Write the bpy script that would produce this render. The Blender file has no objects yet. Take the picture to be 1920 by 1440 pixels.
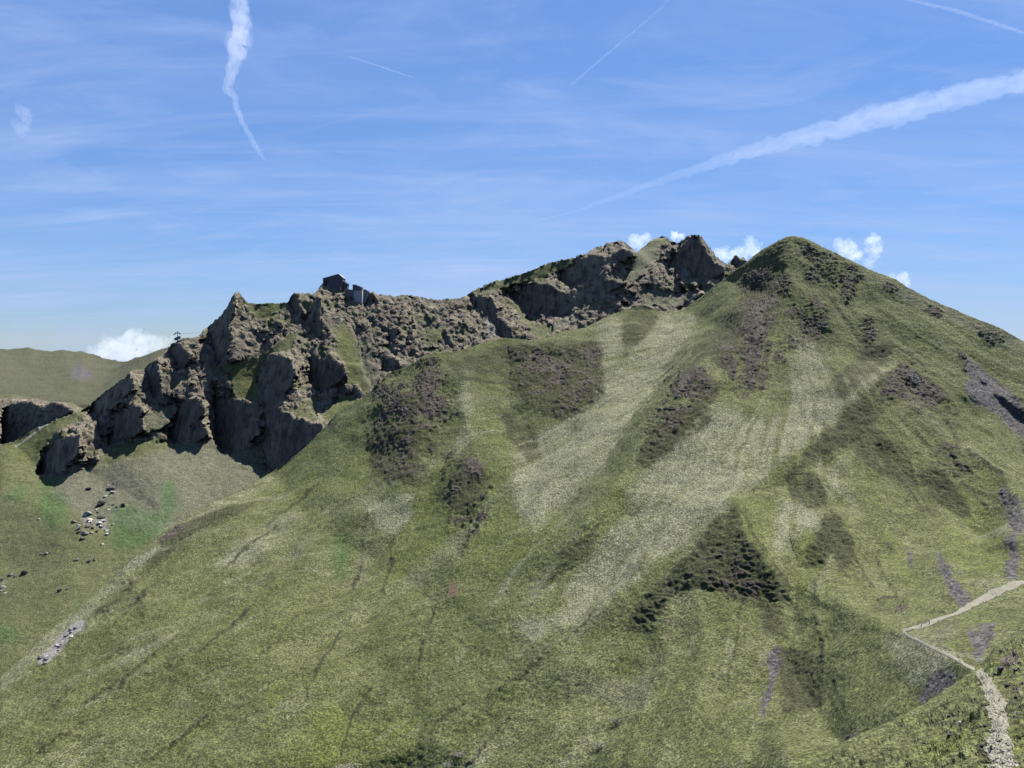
import bpy, bmesh, math, random
import numpy as np
from mathutils import Vector, geometry

# ------------------------------------------------------------------ camera, sky, sun, exposure
scene = bpy.context.scene
COL = scene.collection
F = 1663.0                       # focal length in photo pixels (1920 wide): about 60 degrees across
PITCH = math.radians(2.75)
cam_d = bpy.data.cameras.new("camera")
cam_d.sensor_width = 36.0
cam_d.lens = 36.0 * F / 1920.0
cam_d.clip_start, cam_d.clip_end = 1.0, 120000.0
cam = bpy.data.objects.new("camera", cam_d)
COL.objects.link(cam)
cam.rotation_euler = (math.radians(90) - PITCH, 0, 0)
scene.camera = cam

SUN = Vector((0.36, 0.42, 0.83)).normalized()
sun_el, sun_az = math.asin(SUN.z), math.atan2(SUN.x, SUN.y)
world = bpy.data.worlds.new("World")
scene.world = world
world.use_nodes = True
wt = world.node_tree
wt.nodes.clear()


def node(t, typ, **kw):
    n = t.nodes.new(typ)
    for k, v in kw.items():
        setattr(n, k, v)
    return n


def setin(t, n, vals):
    for k, v in vals.items():
        s = n.inputs[k]
        if isinstance(v, bpy.types.NodeSocket):
            t.links.new(v, s)
        else:
            s.default_value = v


def mth(t, op, a, b=None, c=None, clamp=False):
    n = node(t, 'ShaderNodeMath', operation=op, use_clamp=clamp)
    for i, v in enumerate((a, b, c)):
        if v is not None:
            setin(t, n, {i: v})
    return n.outputs[0]


def mixc(t, fac, a, b, mode='MIX'):
    n = node(t, 'ShaderNodeMix', data_type='RGBA', blend_type=mode)
    setin(t, n, {0: fac, 6: a, 7: b})
    return n.outputs[2]


def noise_node(t, vec, scale, detail=3.0, rough=0.5, dist=0.0):
    n = node(t, 'ShaderNodeTexNoise')
    setin(t, n, {'Vector': vec, 'Scale': scale, 'Detail': detail, 'Roughness': rough, 'Distortion': dist})
    return n.outputs[0]


def ramp(t, x, lo, hi, a=0.0, b=1.0):
    n = node(t, 'ShaderNodeMapRange', clamp=True)
    setin(t, n, {0: x, 1: lo, 2: hi, 3: a, 4: b})
    return n.outputs[0]


def mapping(t, vec, scale=(1, 1, 1), rot=(0, 0, 0), loc=(0, 0, 0)):
    n = node(t, 'ShaderNodeMapping')
    setin(t, n, {'Vector': vec, 'Scale': scale, 'Rotation': rot, 'Location': loc})
    return n.outputs[0]


sky = node(wt, 'ShaderNodeTexSky', sky_type='NISHITA', sun_disc=False, sun_elevation=sun_el,
           sun_rotation=sun_az, altitude=3000.0, air_density=1.0, dust_density=0.05, ozone_density=3.0)
SKY_TINT, SKY_LOW = (0.98, 1.15, 1.37, 1), (1.04, 1.21, 1.56, 1)
tc = node(wt, 'ShaderNodeTexCoord')
gen = tc.outputs['Generated']
# thin high cirrus: streaks of noise on a plane high overhead, seen by direction
sep = node(wt, 'ShaderNodeSeparateXYZ')
wt.links.new(gen, sep.inputs[0])
zc = mth(wt, 'MAXIMUM', sep.outputs[2], 0.02)
px = mth(wt, 'DIVIDE', sep.outputs[0], mth(wt, 'ADD', zc, 0.12))
py = mth(wt, 'DIVIDE', sep.outputs[1], mth(wt, 'ADD', zc, 0.12))
cmb = node(wt, 'ShaderNodeCombineXYZ')
setin(wt, cmb, {0: px, 1: py})
v1 = mapping(wt, cmb.outputs[0], (0.5, 1.9, 1), (0, 0, 0.12))
n1 = noise_node(wt, v1, 1.3, 6, 0.55, 0.4)
n2 = noise_node(wt, mapping(wt, cmb.outputs[0], (1.0, 1.0, 1), (0, 0, 0.5), (3, 1, 0)), 0.55, 2, 0.5)
cir = mth(wt, 'MULTIPLY', ramp(wt, n1, 0.40, 0.76), ramp(wt, n2, 0.3, 0.62))
n3 = noise_node(wt, mapping(wt, cmb.outputs[0], (0.7, 2.6, 1), (0, 0, 0.1), (7, 2, 0)), 1.1, 6, 0.6, 1.4)
cir = mth(wt, 'ADD', mth(wt, 'MULTIPLY', cir, 0.5), mth(wt, 'MULTIPLY', ramp(wt, n3, 0.5, 0.8), 0.34), clamp=True)
low = mth(wt, 'MULTIPLY', ramp(wt, sep.outputs[2], 0.22, 0.02), ramp(wt, noise_node(wt, mapping(wt, gen, (1.2, 1.2, 7), (0, 0, 0), (2.2, 0.3, 0.4)), 1.6, 4, 0.55, 0.5), 0.42, 0.66))
cir = mth(wt, 'ADD', cir, mth(wt, 'MULTIPLY', low, 0.5), clamp=True)
patch = ramp(wt, noise_node(wt, mapping(wt, cmb.outputs[0], (1, 1.5, 1), (0, 0, 0.4), (1.3, 4.2, 0)), 1.5, 7, 0.62, 1.0), 0.5, 0.78)
cir = mth(wt, 'ADD', cir, mth(wt, 'MULTIPLY', patch, 0.3), clamp=True)
lum = node(wt, 'ShaderNodeRGBToBW')
wt.links.new(sky.outputs[0], lum.inputs[0])
even = mth(wt, 'POWER', mth(wt, 'DIVIDE', mth(wt, 'MAXIMUM', lum.outputs[0], 0.3), 2.0), -0.55)   # a clear mountain sky pales little towards the horizon
skyt = mixc(wt, 1.0, mixc(wt, 1.0, sky.outputs[0], mixc(wt, ramp(wt, sep.outputs[2], -0.01, 0.2), SKY_LOW, SKY_TINT), 'MULTIPLY'), even, 'MULTIPLY')
skyc = mixc(wt, cir, skyt, (3.6, 4.6, 7.2, 1))
bg = node(wt, 'ShaderNodeBackground')
setin(wt, bg, {'Color': skyc, 'Strength': 0.0505})
wo = node(wt, 'ShaderNodeOutputWorld')
wt.links.new(bg.outputs[0], wo.inputs[0])

sun_d = bpy.data.lights.new("sun", 'SUN')
sun_d.energy, sun_d.angle, sun_d.color = 5.0, math.radians(0.5), (1.0, 0.96, 0.89)
sun_o = bpy.data.objects.new("sun", sun_d)
COL.objects.link(sun_o)
sun_o.rotation_euler = SUN.to_track_quat('Z', 'Y').to_euler()
scene.view_settings.view_transform = 'Standard'
scene.view_settings.look = 'None'
scene.view_settings.exposure = 1.38
scene.view_settings.gamma = 1.0
scene.render.engine = 'CYCLES'
scene.cycles.volume_bounces = 3
scene.cycles.max_bounces = 8
scene.cycles.diffuse_bounces = 0
scene.cycles.use_denoising = True
scene.cycles.transparent_max_bounces = 16

# ------------------------------------------------------------------ geometry helpers
rng = random.Random(7)
CP, SP = math.cos(PITCH), math.sin(PITCH)


def rays(u, v):
    """direction with unit y-depth for a place in the photo (used to read distances into world metres)"""
    a = (u - 960.0) / F
    b = (720.0 - v) / F
    y = CP + b * SP
    return a / y, (-SP + b * CP) / y


def at(u, v, Y):
    rx, rz = rays(u, v)
    return Vector((rx * Y, Y, rz * Y))


PERM = np.random.RandomState(3).permutation(256).astype(np.int32)
_g = np.random.RandomState(4).normal(size=(256, 3))
GRAD = (_g / np.linalg.norm(_g, axis=1)[:, None]).astype(np.float32)


def perlin(P, seed=0):
    P = P.astype(np.float32) + np.float32(seed * 17.37)
    i = np.floor(P).astype(np.int32)
    f = P - i
    w = f * f * f * (f * (f * 6 - 15) + 10)
    out = np.zeros(len(P), np.float32)
    for dx in (0, 1):
        wx = w[:, 0] if dx else 1 - w[:, 0]
        hx = PERM[(i[:, 0] + dx) & 255]
        for dy in (0, 1):
            wy = w[:, 1] if dy else 1 - w[:, 1]
            hy = PERM[(hx + i[:, 1] + dy) & 255]
            for dz in (0, 1):
                wz = w[:, 2] if dz else 1 - w[:, 2]
                h = PERM[(hy + i[:, 2] + dz) & 255]
                g = GRAD[h]
                out += wx * wy * wz * (g[:, 0] * (f[:, 0] - dx) + g[:, 1] * (f[:, 1] - dy) + g[:, 2] * (f[:, 2] - dz))
    return out * 1.6


def ridged(P, seed=0):
    return 1.0 - 2.0 * np.abs(perlin(P, seed))


def pts(s):
    return [tuple(float(c) for c in p.split(',')) for p in s.split()]


# working grid: a chart of the visible slopes, step 2
GU = np.arange(-260, 2181, 2.0)
GV = np.arange(380, 1601, 2.0)
GX, GY = np.meshgrid(GU, GV)


def smooth_fft(A, k):
    """solve/filters on the even extension; k(w2) multiplies the spectrum"""
    B = np.concatenate([A, A[:, ::-1]], 1)
    B = np.concatenate([B, B[::-1]], 0)
    fy = np.fft.fftfreq(B.shape[0]) * 2 * np.pi
    fx = np.fft.rfftfreq(B.shape[1]) * 2 * np.pi
    w2 = fy[:, None] ** 2 + fx[None, :] ** 2
    R = np.fft.irfft2(np.fft.rfft2(B) * k(w2), s=B.shape)
    return R[:A.shape[0], :A.shape[1]]


def blur(A, px):
    s = px / 2.0
    return smooth_fft(A, lambda w2: np.exp(-0.5 * s * s * w2))


_w = np.stack([GX.ravel(), GY.ravel(), np.zeros(GX.size)], -1)
WX = GX + (3.5 * perlin(_w / 30, 1) + 3.0 * perlin(_w / 11, 2) + 1.6 * perlin(_w / 5, 5)).reshape(GX.shape)
WY = GY + (3.5 * perlin(_w / 30, 3) + 3.0 * perlin(_w / 11, 4) + 1.6 * perlin(_w / 5, 6)).reshape(GX.shape)


def poly_mask(P, out=None, val=1.0):
    P = np.array(P)
    if out is None:
        out = np.zeros_like(GX)
    x0, y0 = P.min(0)
    x1, y1 = P.max(0)
    i0, i1 = np.searchsorted(GU, [x0 - 12, x1 + 14])
    j0, j1 = np.searchsorted(GV, [y0 - 12, y1 + 14])
    X, Y = WX[j0:j1, i0:i1], WY[j0:j1, i0:i1]
    ins = np.zeros(X.shape, bool)
    n = len(P)
    for a in range(n):
        xa, ya = P[a]
        xb, yb = P[(a + 1) % n]
        if ya == yb:
            continue
        c = ((ya > Y) != (yb > Y)) & (X < (xb - xa) * (Y - ya) / (yb - ya) + xa)
        ins ^= c
    sub = out[j0:j1, i0:i1]
    sub[ins] = val
    return out


def polys(txt, px=3.0):
    m = np.zeros_like(GX)
    for line in txt.strip().splitlines():
        line = line.strip()
        if line:
            poly_mask(pts(line), m)
    return np.clip(blur(m, px), 0, 1)


def base_depth(lines, loose, soft=6.0):
    """piecewise planar relief from measured points and crest/gully lines -> log distance on the chart"""
    V, Z, E, idx = [], [], [], {}

    def add(p):
        k = (round(p[0]), round(p[1]))
        if k not in idx:
            idx[k] = len(V)
            V.append(Vector(k))
            Z.append(1.0 / p[2])
        return idx[k]
    for L in lines:
        L = pts(L) if isinstance(L, str) else L
        ids = [add(p) for p in L]
        E += [(a, b) for a, b in zip(ids, ids[1:]) if a != b]
    for p in pts(loose):
        add(p)
    vo, eo, fo, ov, oe, of = geometry.delaunay_2d_cdt(V, E, [], 0, 0.01, True)
    zs = []
    for k, p in enumerate(vo):
        if ov[k]:
            zs.append(Z[ov[k][0]])
        else:
            d = sorted((((p - q).length, z) for q, z in zip(V, Z)), key=lambda t: t[0])[:3]
            w = [1 / (t[0] + 1) for t in d]
            zs.append(sum(a * t[1] for a, t in zip(w, d)) / sum(w))
    A = np.full(GX.shape, np.nan)
    for f in fo:
        (xa, ya), (xb, yb), (xc, yc) = [tuple(vo[i]) for i in f]
        det = (yb - yc) * (xa - xc) + (xc - xb) * (ya - yc)
        if abs(det) < 1e-6:
            continue
        i0, i1 = np.searchsorted(GU, [min(xa, xb, xc), max(xa, xb, xc) + 2])
        j0, j1 = np.searchsorted(GV, [min(ya, yb, yc), max(ya, yb, yc) + 2])
        X, Y = GX[j0:j1, i0:i1], GY[j0:j1, i0:i1]
        w0 = ((yb - yc) * (X - xc) + (xc - xb) * (Y - yc)) / det
        w1 = ((yc - ya) * (X - xc) + (xa - xc) * (Y - yc)) / det
        w2 = 1 - w0 - w1
        ins = (w0 > -1e-4) & (w1 > -1e-4) & (w2 > -1e-4)
        A[j0:j1, i0:i1][ins] = (w0 * zs[f[0]] + w1 * zs[f[1]] + w2 * zs[f[2]])[ins]
    for j in range(A.shape[0]):
        ok = ~np.isnan(A[j])
        if ok.sum() > 1:
            A[j] = np.interp(GU, GU[ok], A[j][ok])
    good = ~np.isnan(A[:, 0])
    for i in range(A.shape[1]):
        A[:, i] = np.interp(GV, GV[good], A[good, i])
    return np.log(1.0 / blur(A, soft))


RX, RZ = rays(GX, GY)


def relief(L, faces, reach=60.0):
    """tilt chosen faces towards a given world normal, keeping the large form (screened Poisson)"""
    dLy, dLx = np.gradient(L)
    gx, gy = np.zeros_like(L), np.zeros_like(L)
    drx_u, _ = np.gradient(RX)[1], None
    drz_v = np.gradient(RZ)[0]
    for n, m in faces:
        n = np.array(n) / np.linalg.norm(n)
        dot = n[0] * RX + n[1] + n[2] * RZ
        dot = np.minimum(dot, -0.12)
        tx = -n[0] * drx_u / dot
        ty = -n[2] * drz_v / dot
        gx += m * (np.clip(tx, -.02, .02) - dLx)
        gy += m * (np.clip(ty, -.02, .02) - dLy)
    div = np.gradient(gx)[1] + np.gradient(gy)[0]
    lam = (2.0 / reach) ** 2
    E = smooth_fft(-div, lambda w2: 1.0 / (lam + w2))
    return L + E


def facets(L, label, spec, box_, reach=200.0, iters=350, joint=0.012):
    """cut the relief into crisp rock faces: each labelled patch tilts to its own normal, joints between patches may step"""
    u0, u1, v0, v1 = box_
    i0, i1 = np.searchsorted(GU, [u0, u1])
    j0, j1 = np.searchsorted(GV, [v0, v1])
    lb, Ls = label[j0:j1, i0:i1], L[j0:j1, i0:i1]
    rx, rz = RX[j0:j1, i0:i1], RZ[j0:j1, i0:i1]
    drx, drz = np.gradient(RX)[1][j0:j1, i0:i1], np.gradient(RZ)[0][j0:j1, i0:i1]
    dLy, dLx = np.gradient(Ls)
    hx, hy, wgt = np.zeros_like(Ls), np.zeros_like(Ls), np.full(Ls.shape, 0.3)
    for k, (n, wt_) in spec.items():
        m = lb == k
        wgt[m] = wt_
        if n is None:
            continue
        n = n / np.linalg.norm(n, axis=-1, keepdims=True) if isinstance(n, np.ndarray) and n.ndim == 3 else np.array(n) / np.linalg.norm(n)
        nx, ny, nz = (n[j0:j1, i0:i1, c] for c in range(3)) if n.ndim == 3 else n
        dot = np.minimum(nx * rx + ny + nz * rz, -0.1)
        hx = np.where(m, np.clip(-nx * drx / dot, -.02, .02) - dLx, hx)
        hy = np.where(m, np.clip(-nz * drz / dot, -.02, .02) - dLy, hy)
    wx = np.where(lb[:, 1:] == lb[:, :-1], 0.5 * (wgt[:, 1:] + wgt[:, :-1]), joint)
    wy = np.where(lb[1:] == lb[:-1], 0.5 * (wgt[1:] + wgt[:-1]), joint)
    hxe, hye = 0.5 * (hx[:, 1:] + hx[:, :-1]), 0.5 * (hy[1:] + hy[:-1])
    lam = np.full(Ls.shape, (2.0 / reach) ** 2)
    lam[:3] = lam[-3:] = 10
    lam[:, :3] = 10
    lam[:, -3:] = 10

    def AT(fx, fy):
        o_ = np.zeros_like(Ls)
        o_[:, 1:] += fx
        o_[:, :-1] -= fx
        o_[1:] += fy
        o_[:-1] -= fy
        return o_

    def A(E):
        return lam * E + AT(wx * (E[:, 1:] - E[:, :-1]), wy * (E[1:] - E[:-1]))
    b = AT(wx * hxe, wy * hye)
    dg = lam.copy()
    dg[:, 1:] += wx
    dg[:, :-1] += wx
    dg[1:] += wy
    dg[:-1] += wy
    E = np.zeros_like(Ls)
    r = b - A(E)
    z = r / dg
    p = z.copy()
    rz_ = (r * z).sum()
    for _ in range(iters):
        q = A(p)
        al = rz_ / (p * q).sum()
        E += al * p
        r -= al * q
        z = r / dg
        rn = (r * z).sum()
        p = z + rn / rz_ * p
        rz_ = rn
    out = L.copy()
    out[j0:j1, i0:i1] += E
    return out


def lookup(A, u, v):
    x = np.clip((u - GU[0]) / 2.0, 0, len(GU) - 1.001)
    y = np.clip((v - GV[0]) / 2.0, 0, len(GV) - 1.001)
    i, j = x.astype(int), y.astype(int)
    fx, fy = x - i, y - j
    return (A[j, i] * (1 - fx) + A[j, i + 1] * fx) * (1 - fy) + (A[j + 1, i] * (1 - fx) + A[j + 1, i + 1] * fx) * fy


class Slope:
    """one hillside as a sheet of real ground: the visible flank plus its far side falling away"""

    def __init__(self, name, L, crest, bottom, u0, u1, step, masks, disp, back=18, back_len=350.0, back_slope=0.75, jag=0.0):
        c = np.array(pts(crest) if isinstance(crest, str) else crest)
        self.u = np.arange(u0, u1 + step, step)
        self.step = step
        self.S = np.interp(self.u, c[:, 0], c[:, 1])
        if jag:
            q = np.stack([self.u, self.u * 0, self.u * 0], -1)
            self.S = self.S + jag * (ridged(q / 11, 51) * 1.0 + ridged(q / 5, 52) * 0.8) * np.clip(perlin(q / 60, 53) + 0.6, 0, 1)
        b = np.array(pts(bottom))
        self.B = np.interp(self.u, b[:, 0], b[:, 1])
        N = int(np.max((self.B - self.S) / step)) + 2
        k = np.arange(N)
        Uq = np.repeat(self.u[None, :], N, 0)
        Vq = self.S[None, :] + k[:, None] * step
        Lq = lookup(L, Uq, np.clip(Vq, 380, 1598))
        Y = np.exp(Lq)
        rx, rz = rays(Uq, Vq)
        P = np.stack([rx * Y, Y, rz * Y], -1)
        # far side
        s = back_len * (np.arange(1, back + 1) / back) ** 2
        d0 = P[0].copy()
        d0[:, 2] = 0
        d0 /= np.linalg.norm(d0, axis=1)[:, None]
        B = P[0][None] + s[:, None, None] * d0[None]
        B[..., 2] -= (s * back_slope)[:, None] * (1 - np.exp(-s / 12.0))[:, None] + 0.15 * s[:, None]
        P = np.concatenate([B[::-1], P], 0)
        self.nb = back
        Uq = np.concatenate([np.repeat(Uq[:1], back, 0), Uq], 0)
        Vq = np.concatenate([np.repeat(Vq[:1], back, 0), Vq], 0)
        H, W = Uq.shape
        T1 = np.gradient(P, axis=1)
        T0 = np.gradient(P, axis=0)
        n = np.cross(T1, -T0)
        n /= np.linalg.norm(n, axis=2)[..., None] + 1e-9
        n[n[..., 2] < -0.3] *= -1
        flat = P.reshape(-1, 3)
        keep = (Vq <= self.B[None, :] + step)
        # masks, with ragged edges
        w = np.stack([Uq.ravel(), Vq.ravel(), np.zeros(H * W)], -1)
        wu = 1.5 * perlin(w / 4, 5)
        wv = 1.5 * perlin(w / 4, 6)
        M = {}
        for key, A in masks.items():
            M[key] = lookup(A, Uq.ravel() + wu, np.clip(Vq.ravel() + wv, 380, 1598))
        self.M = M
        D = disp(flat, n.reshape(-1, 3), M, Uq.ravel(), Vq.ravel())
        flat = flat + D
        self.P = flat.reshape(H, W, 3)
        self.keep = keep
        q = keep[:-1, :-1] & keep[1:, :-1] & keep[:-1, 1:] & keep[1:, 1:]
        ids = np.arange(H * W).reshape(H, W)
        faces = np.stack([ids[1:, :-1], ids[1:, 1:], ids[:-1, 1:], ids[:-1, :-1]], -1)[q]
        used = np.zeros(H * W, bool)
        used[faces.ravel()] = True
        remap = np.cumsum(used) - 1
        faces = remap[faces]
        me = bpy.data.meshes.new(name)
        co = flat[used].astype(np.float32)
        me.vertices.add(len(co))
        me.vertices.foreach_set('co', co.ravel())
        me.loops.add(faces.size)
        me.loops.foreach_set('vertex_index', faces.astype(np.int32).ravel())
        me.polygons.add(len(faces))
        me.polygons.foreach_set('loop_start', np.arange(0, faces.size, 4, dtype=np.int32))
        me.polygons.foreach_set('loop_total', np.full(len(faces), 4, np.int32))
        me.polygons.foreach_set('use_smooth', (M['rock'][used][faces].mean(1) < 0.5) if 'rock' in M else np.ones(len(faces), bool))
        me.update(calc_edges=True)
        groups = (('cover_a', ('rock', 'scree', 'pale')), ('cover_b', ('yellow', 'green', 'dark')),
                  ('cover_c', ('tan', 'red', 'stone')))
        for an, keys in groups:
            a = me.attributes.new(an, 'FLOAT_VECTOR', 'POINT')
            arr = np.zeros((used.sum(), 3), np.float32)
            for c_, key in enumerate(keys):
                if key in M:
                    arr[:, c_] = M[key][used]
            a.data.foreach_set('vector', arr.ravel())
        self.obj = bpy.data.objects.new(name, me)
        COL.objects.link(self.obj)
        self.obj['kind'] = 'structure'
        self.nv = len(co)

    def pos(self, u, v):
        """point of the finished ground seen at (u, v)"""
        u = np.atleast_1d(np.asarray(u, float))
        v = np.atleast_1d(np.asarray(v, float))
        x = np.clip((u - self.u[0]) / self.step, 0, len(self.u) - 1.001)
        s = np.interp(u, self.u, self.S)
        y = np.clip((v - s) / self.step + self.nb, self.nb, self.P.shape[0] - 1.001)
        i, j = x.astype(int), y.astype(int)
        fx, fy = (x - i)[:, None], (y - j)[:, None]
        A = self.P
        return (A[j, i] * (1 - fx) + A[j, i + 1] * fx) * (1 - fy) + (A[j + 1, i] * (1 - fx) + A[j + 1, i + 1] * fx) * fy


# ------------------------------------------------------------------ ground material
def terrain_material():
    m = bpy.data.materials.new("mountain_ground")
    m.use_nodes = True
    t = m.node_tree
    t.nodes.clear()
    out = node(t, 'ShaderNodeOutputMaterial')
    bs = node(t, 'ShaderNodeBsdfPrincipled')
    t.links.new(bs.outputs[0], out.inputs[0])
    P = node(t, 'ShaderNodeNewGeometry').outputs['Position']
    ch = {}
    for an, keys in (('cover_a', ('rock', 'scree', 'pale')), ('cover_b', ('yellow', 'green', 'dark')), ('cover_c', ('tan', 'red', 'stone'))):
        a = node(t, 'ShaderNodeAttribute', attribute_name=an)
        s = node(t, 'ShaderNodeSeparateXYZ')
        t.links.new(a.outputs['Vector'], s.inputs[0])
        for i, k in enumerate(keys):
            ch[k] = s.outputs[i]
    big = noise_node(t, P, 1 / 55, 4, 0.55)
    mid = noise_node(t, P, 1 / 11, 4, 0.6)
    fine = noise_node(t, P, 1 / 1.6, 3, 0.9)
    grit = noise_node(t, P, 1 / 0.55, 3, 0.8)
    ter = noise_node(t, mapping(t, P, (0.22, 0.22, 1.0)), 1 / 1.5, 4, 0.65)
    streak = noise_node(t, mapping(t, P, (1, 1, 0.25)), 1 / 7, 4, 0.6)
    # grass
    g = mixc(t, ramp(t, big, 0.35, 0.65), GRASS_A, GRASS_B)
    g = mixc(t, ramp(t, mid, 0.4, 0.68, 0, 0.55), g, GRASS_C)
    g = mixc(t, ramp(t, ch['yellow'], 0.1, 0.9, 0, 0.7), g, YELLOW)
    pn = mth(t, 'ADD', ch['pale'], mth(t, 'MULTIPLY', mth(t, 'SUBTRACT', fine, 0.5), 0.6))
    g = mixc(t, ramp(t, pn, 0.1, 0.9, 0, 0.85), g, PALE)
    g = mixc(t, ramp(t, ch['tan'], 0.1, 0.8, 0, 0.9), g, TAN)
    g = mixc(t, ramp(t, ch['green'], 0.1, 0.9, 0, 0.55), g, GREEN)
    dn = mth(t, 'ADD', ch['dark'], mth(t, 'MULTIPLY', mth(t, 'SUBTRACT', ter, 0.5), 1.2))
    g = mixc(t, ramp(t, dn, 0.3, 0.9, 0, 0.85), g, DARK)
    speck = ramp(t, noise_node(t, P, 1 / 0.85, 1.5, 0.6), 0.41, 0.59, 0.58, 1.45)
    g = mixc(t, 1.0, g, speck, 'MULTIPLY')
    sp = mth(t, 'ADD', mth(t, 'MULTIPLY', fine, 0.9), mth(t, 'MULTIPLY', grit, 0.9))
    sp = mth(t, 'ADD', sp, mth(t, 'MULTIPLY', ter, 0.5))
    g = mixc(t, 1.0, g, ramp(t, sp, 0.92, 1.38, 0.4, 1.65), 'MULTIPLY')
    g = mixc(t, ramp(t, ch['red'], 0.3, 0.7, 0, 0.8), g, (0.1, 0.065, 0.045, 1))
    # rock
    r = mixc(t, ramp(t, mid, 0.35, 0.62), ROCK_A, ROCK_B)
    r = mixc(t, ramp(t, streak, 0.42, 0.66, 0, 0.8), r, ROCK_C)
    r = mixc(t, ramp(t, big, 0.5, 0.72, 0, 0.5), r, ROCK_D)
    r = mixc(t, 1.0, r, ramp(t, mth(t, 'ADD', fine, grit), 0.75, 1.25, 0.55, 1.4), 'MULTIPLY')
    r = mixc(t, ramp(t, ch['dark'], 0.2, 0.8), r, mixc(t, 1.0, r, (0.46, 0.455, 0.48, 1), 'MULTIPLY'))
    rn = mth(t, 'ADD', ch['rock'], mth(t, 'MULTIPLY', mth(t, 'SUBTRACT', fine, 0.5), 0.9))
    rn = mth(t, 'ADD', rn, mth(t, 'MULTIPLY', mth(t, 'SUBTRACT', mid, 0.5), 0.7))
    col = mixc(t, ramp(t, rn, 0.38, 0.62), g, r)
    vor = node(t, 'ShaderNodeTexVoronoi')
    setin(t, vor, {'Vector': P, 'Scale': 0.75})
    vg = node(t, 'ShaderNodeSeparateColor')
    t.links.new(vor.outputs['Color'], vg.inputs[0])
    s = mixc(t, mth(t, 'POWER', mth(t, 'MULTIPLY', mth(t, 'ADD', vg.outputs[0], ramp(t, mth(t, 'ADD', fine, grit), 0.8, 1.2)), 0.5), 1.8), (0.017, 0.016, 0.016, 1), (0.15, 0.142, 0.138, 1))
    sn = mth(t, 'ADD', ch['scree'], mth(t, 'MULTIPLY', mth(t, 'SUBTRACT', fine, 0.5), 0.9))
    col = mixc(t, ramp(t, sn, 0.35, 0.65), col, s)
    st = mixc(t, ramp(t, mth(t, 'ADD', fine, grit), 0.8, 1.2), (0.08, 0.075, 0.065, 1), (0.26, 0.25, 0.235, 1))
    tn = mth(t, 'ADD', ch['stone'], mth(t, 'MULTIPLY', mth(t, 'SUBTRACT', fine, 0.5), 0.8))
    col = mixc(t, ramp(t, tn, 0.35, 0.65), col, st)
    hgt = mth(t, 'ADD', mth(t, 'MULTIPLY', fine, 1.2), mth(t, 'MULTIPLY', grit, 0.35))
    hgt = mth(t, 'ADD', hgt, mth(t, 'MULTIPLY', ter, 0.4))
    bp = node(t, 'ShaderNodeBump')
    setin(t, bp, {'Strength': 0.8, 'Distance': 0.9, 'Height': hgt})
    setin(t, bs, {'Base Color': col, 'Roughness': 0.95, 'Specular IOR Level': 0.15, 'Normal': bp.outputs[0]})
    return m


GRASS_A = (0.0479, 0.0544, 0.0178, 1)
GRASS_B = (0.0663, 0.0738, 0.0263, 1)
GRASS_C = (0.0897, 0.0958, 0.0446, 1)
YELLOW = (0.0661, 0.0770, 0.0191, 1)
GREEN = (0.0297, 0.0689, 0.0191, 1)
PALE = (0.1279, 0.1300, 0.0828, 1)
TAN = (0.0812, 0.0819, 0.0560, 1)
DARK = (0.0272, 0.0288, 0.0127, 1)
ROCK_A = (0.0441, 0.0395, 0.0349, 1)
ROCK_B = (0.1245, 0.1084, 0.0769, 1)
ROCK_C = (0.1911, 0.1677, 0.1192, 1)
ROCK_D = (0.0555, 0.0442, 0.0463, 1)
MAT_T = terrain_material()

# ------------------------------------------------------------------ the grassy pyramid (nearer mountain)
L3_CREST = pts("-260,1500,390 -120,1385,410 0,1265,440 107,1180,480 170,1122,505 233,1066,530 300,1010,560 360,966,585 400,941,600 460,914,630 510,886,660 "
               "560,848,668 605,807,680 632,780,684 667,755,687 697,730,690 712,716,692 728,698,696 760,690,700 790,672,702 817,661,704 882,654,712 900,645,716 "
               "920,640,718 940,638,720 1000,640,726 1025,636,730 1040,630,732 1050,622,735 1095,615,740 1112,606,742 1150,587,745 1170,580,748 1190,572,750 "
               "1210,571,752 1237,582,755 1270,584,757 1282,581,757 1320,555,750 1360,527,740 1400,495,725 1437,467,712 1460,451,704 1475,445,701 1490,443,700 "
               "1505,445,698 1532,455,690 1590,486,672 1635,506,660 1680,525,648 1706,540,640 1747,561,628 1785,576,618 1837,598,605 1920,636,588 2040,690,565 2180,750,540")
L3_LINES = [L3_CREST,
            "1490,443,700 1480,510,675 1460,560,655 1400,630,610 1300,705,560 1200,830,498 1140,930,455 1075,1020,428 1020,1100,408",     # rib between the two bowls
            "1505,445,698 1560,540,650 1610,610,617 1660,680,592 1600,745,540 1530,810,492 1460,875,455 1380,930,425 1290,1005,405 1200,1085,388 1100,1170,372 1000,1245,358 900,1320,345 800,1390,335 767,1450,328",  # great spur
            "1380,930,425 1430,1020,392 1470,1090,368 1490,1150,350 1480,1250,312 1450,1350,262",                    # nose of the spur
            "1282,590,752 1230,690,655 1180,765,592 1110,830,545 1050,890,515 990,970,475 950,1070,435",            # gully of the left bowl
            "1560,650,606 1500,760,555 1420,840,503 1340,920,458 1240,1000,430 1130,1090,405 1000,1180,380",         # gully of the main bowl
            "1660,680,592 1720,760,545 1760,830,505 1800,900,465 1840,1000,405",                                     # shoulder right of the spur
            "1700,560,632 1780,660,585 1860,760,540 1930,860,490",                                                    # scree rib at right
            "1475,905,447 1530,960,430 1550,1040,385 1520,1110,352 1510,1180,330",                                   # gully right of spur
            "1560,790,512 1640,930,445 1690,1040,380 1720,1110,330",
            "790,672,702 800,760,628 770,850,585 740,950,535",                                                       # rocky rib, left
            "955,650,716 960,760,620 930,850,560 880,950,505 850,1030,470",
            "870,670,703 865,780,625 830,880,565 800,960,530"]
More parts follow.
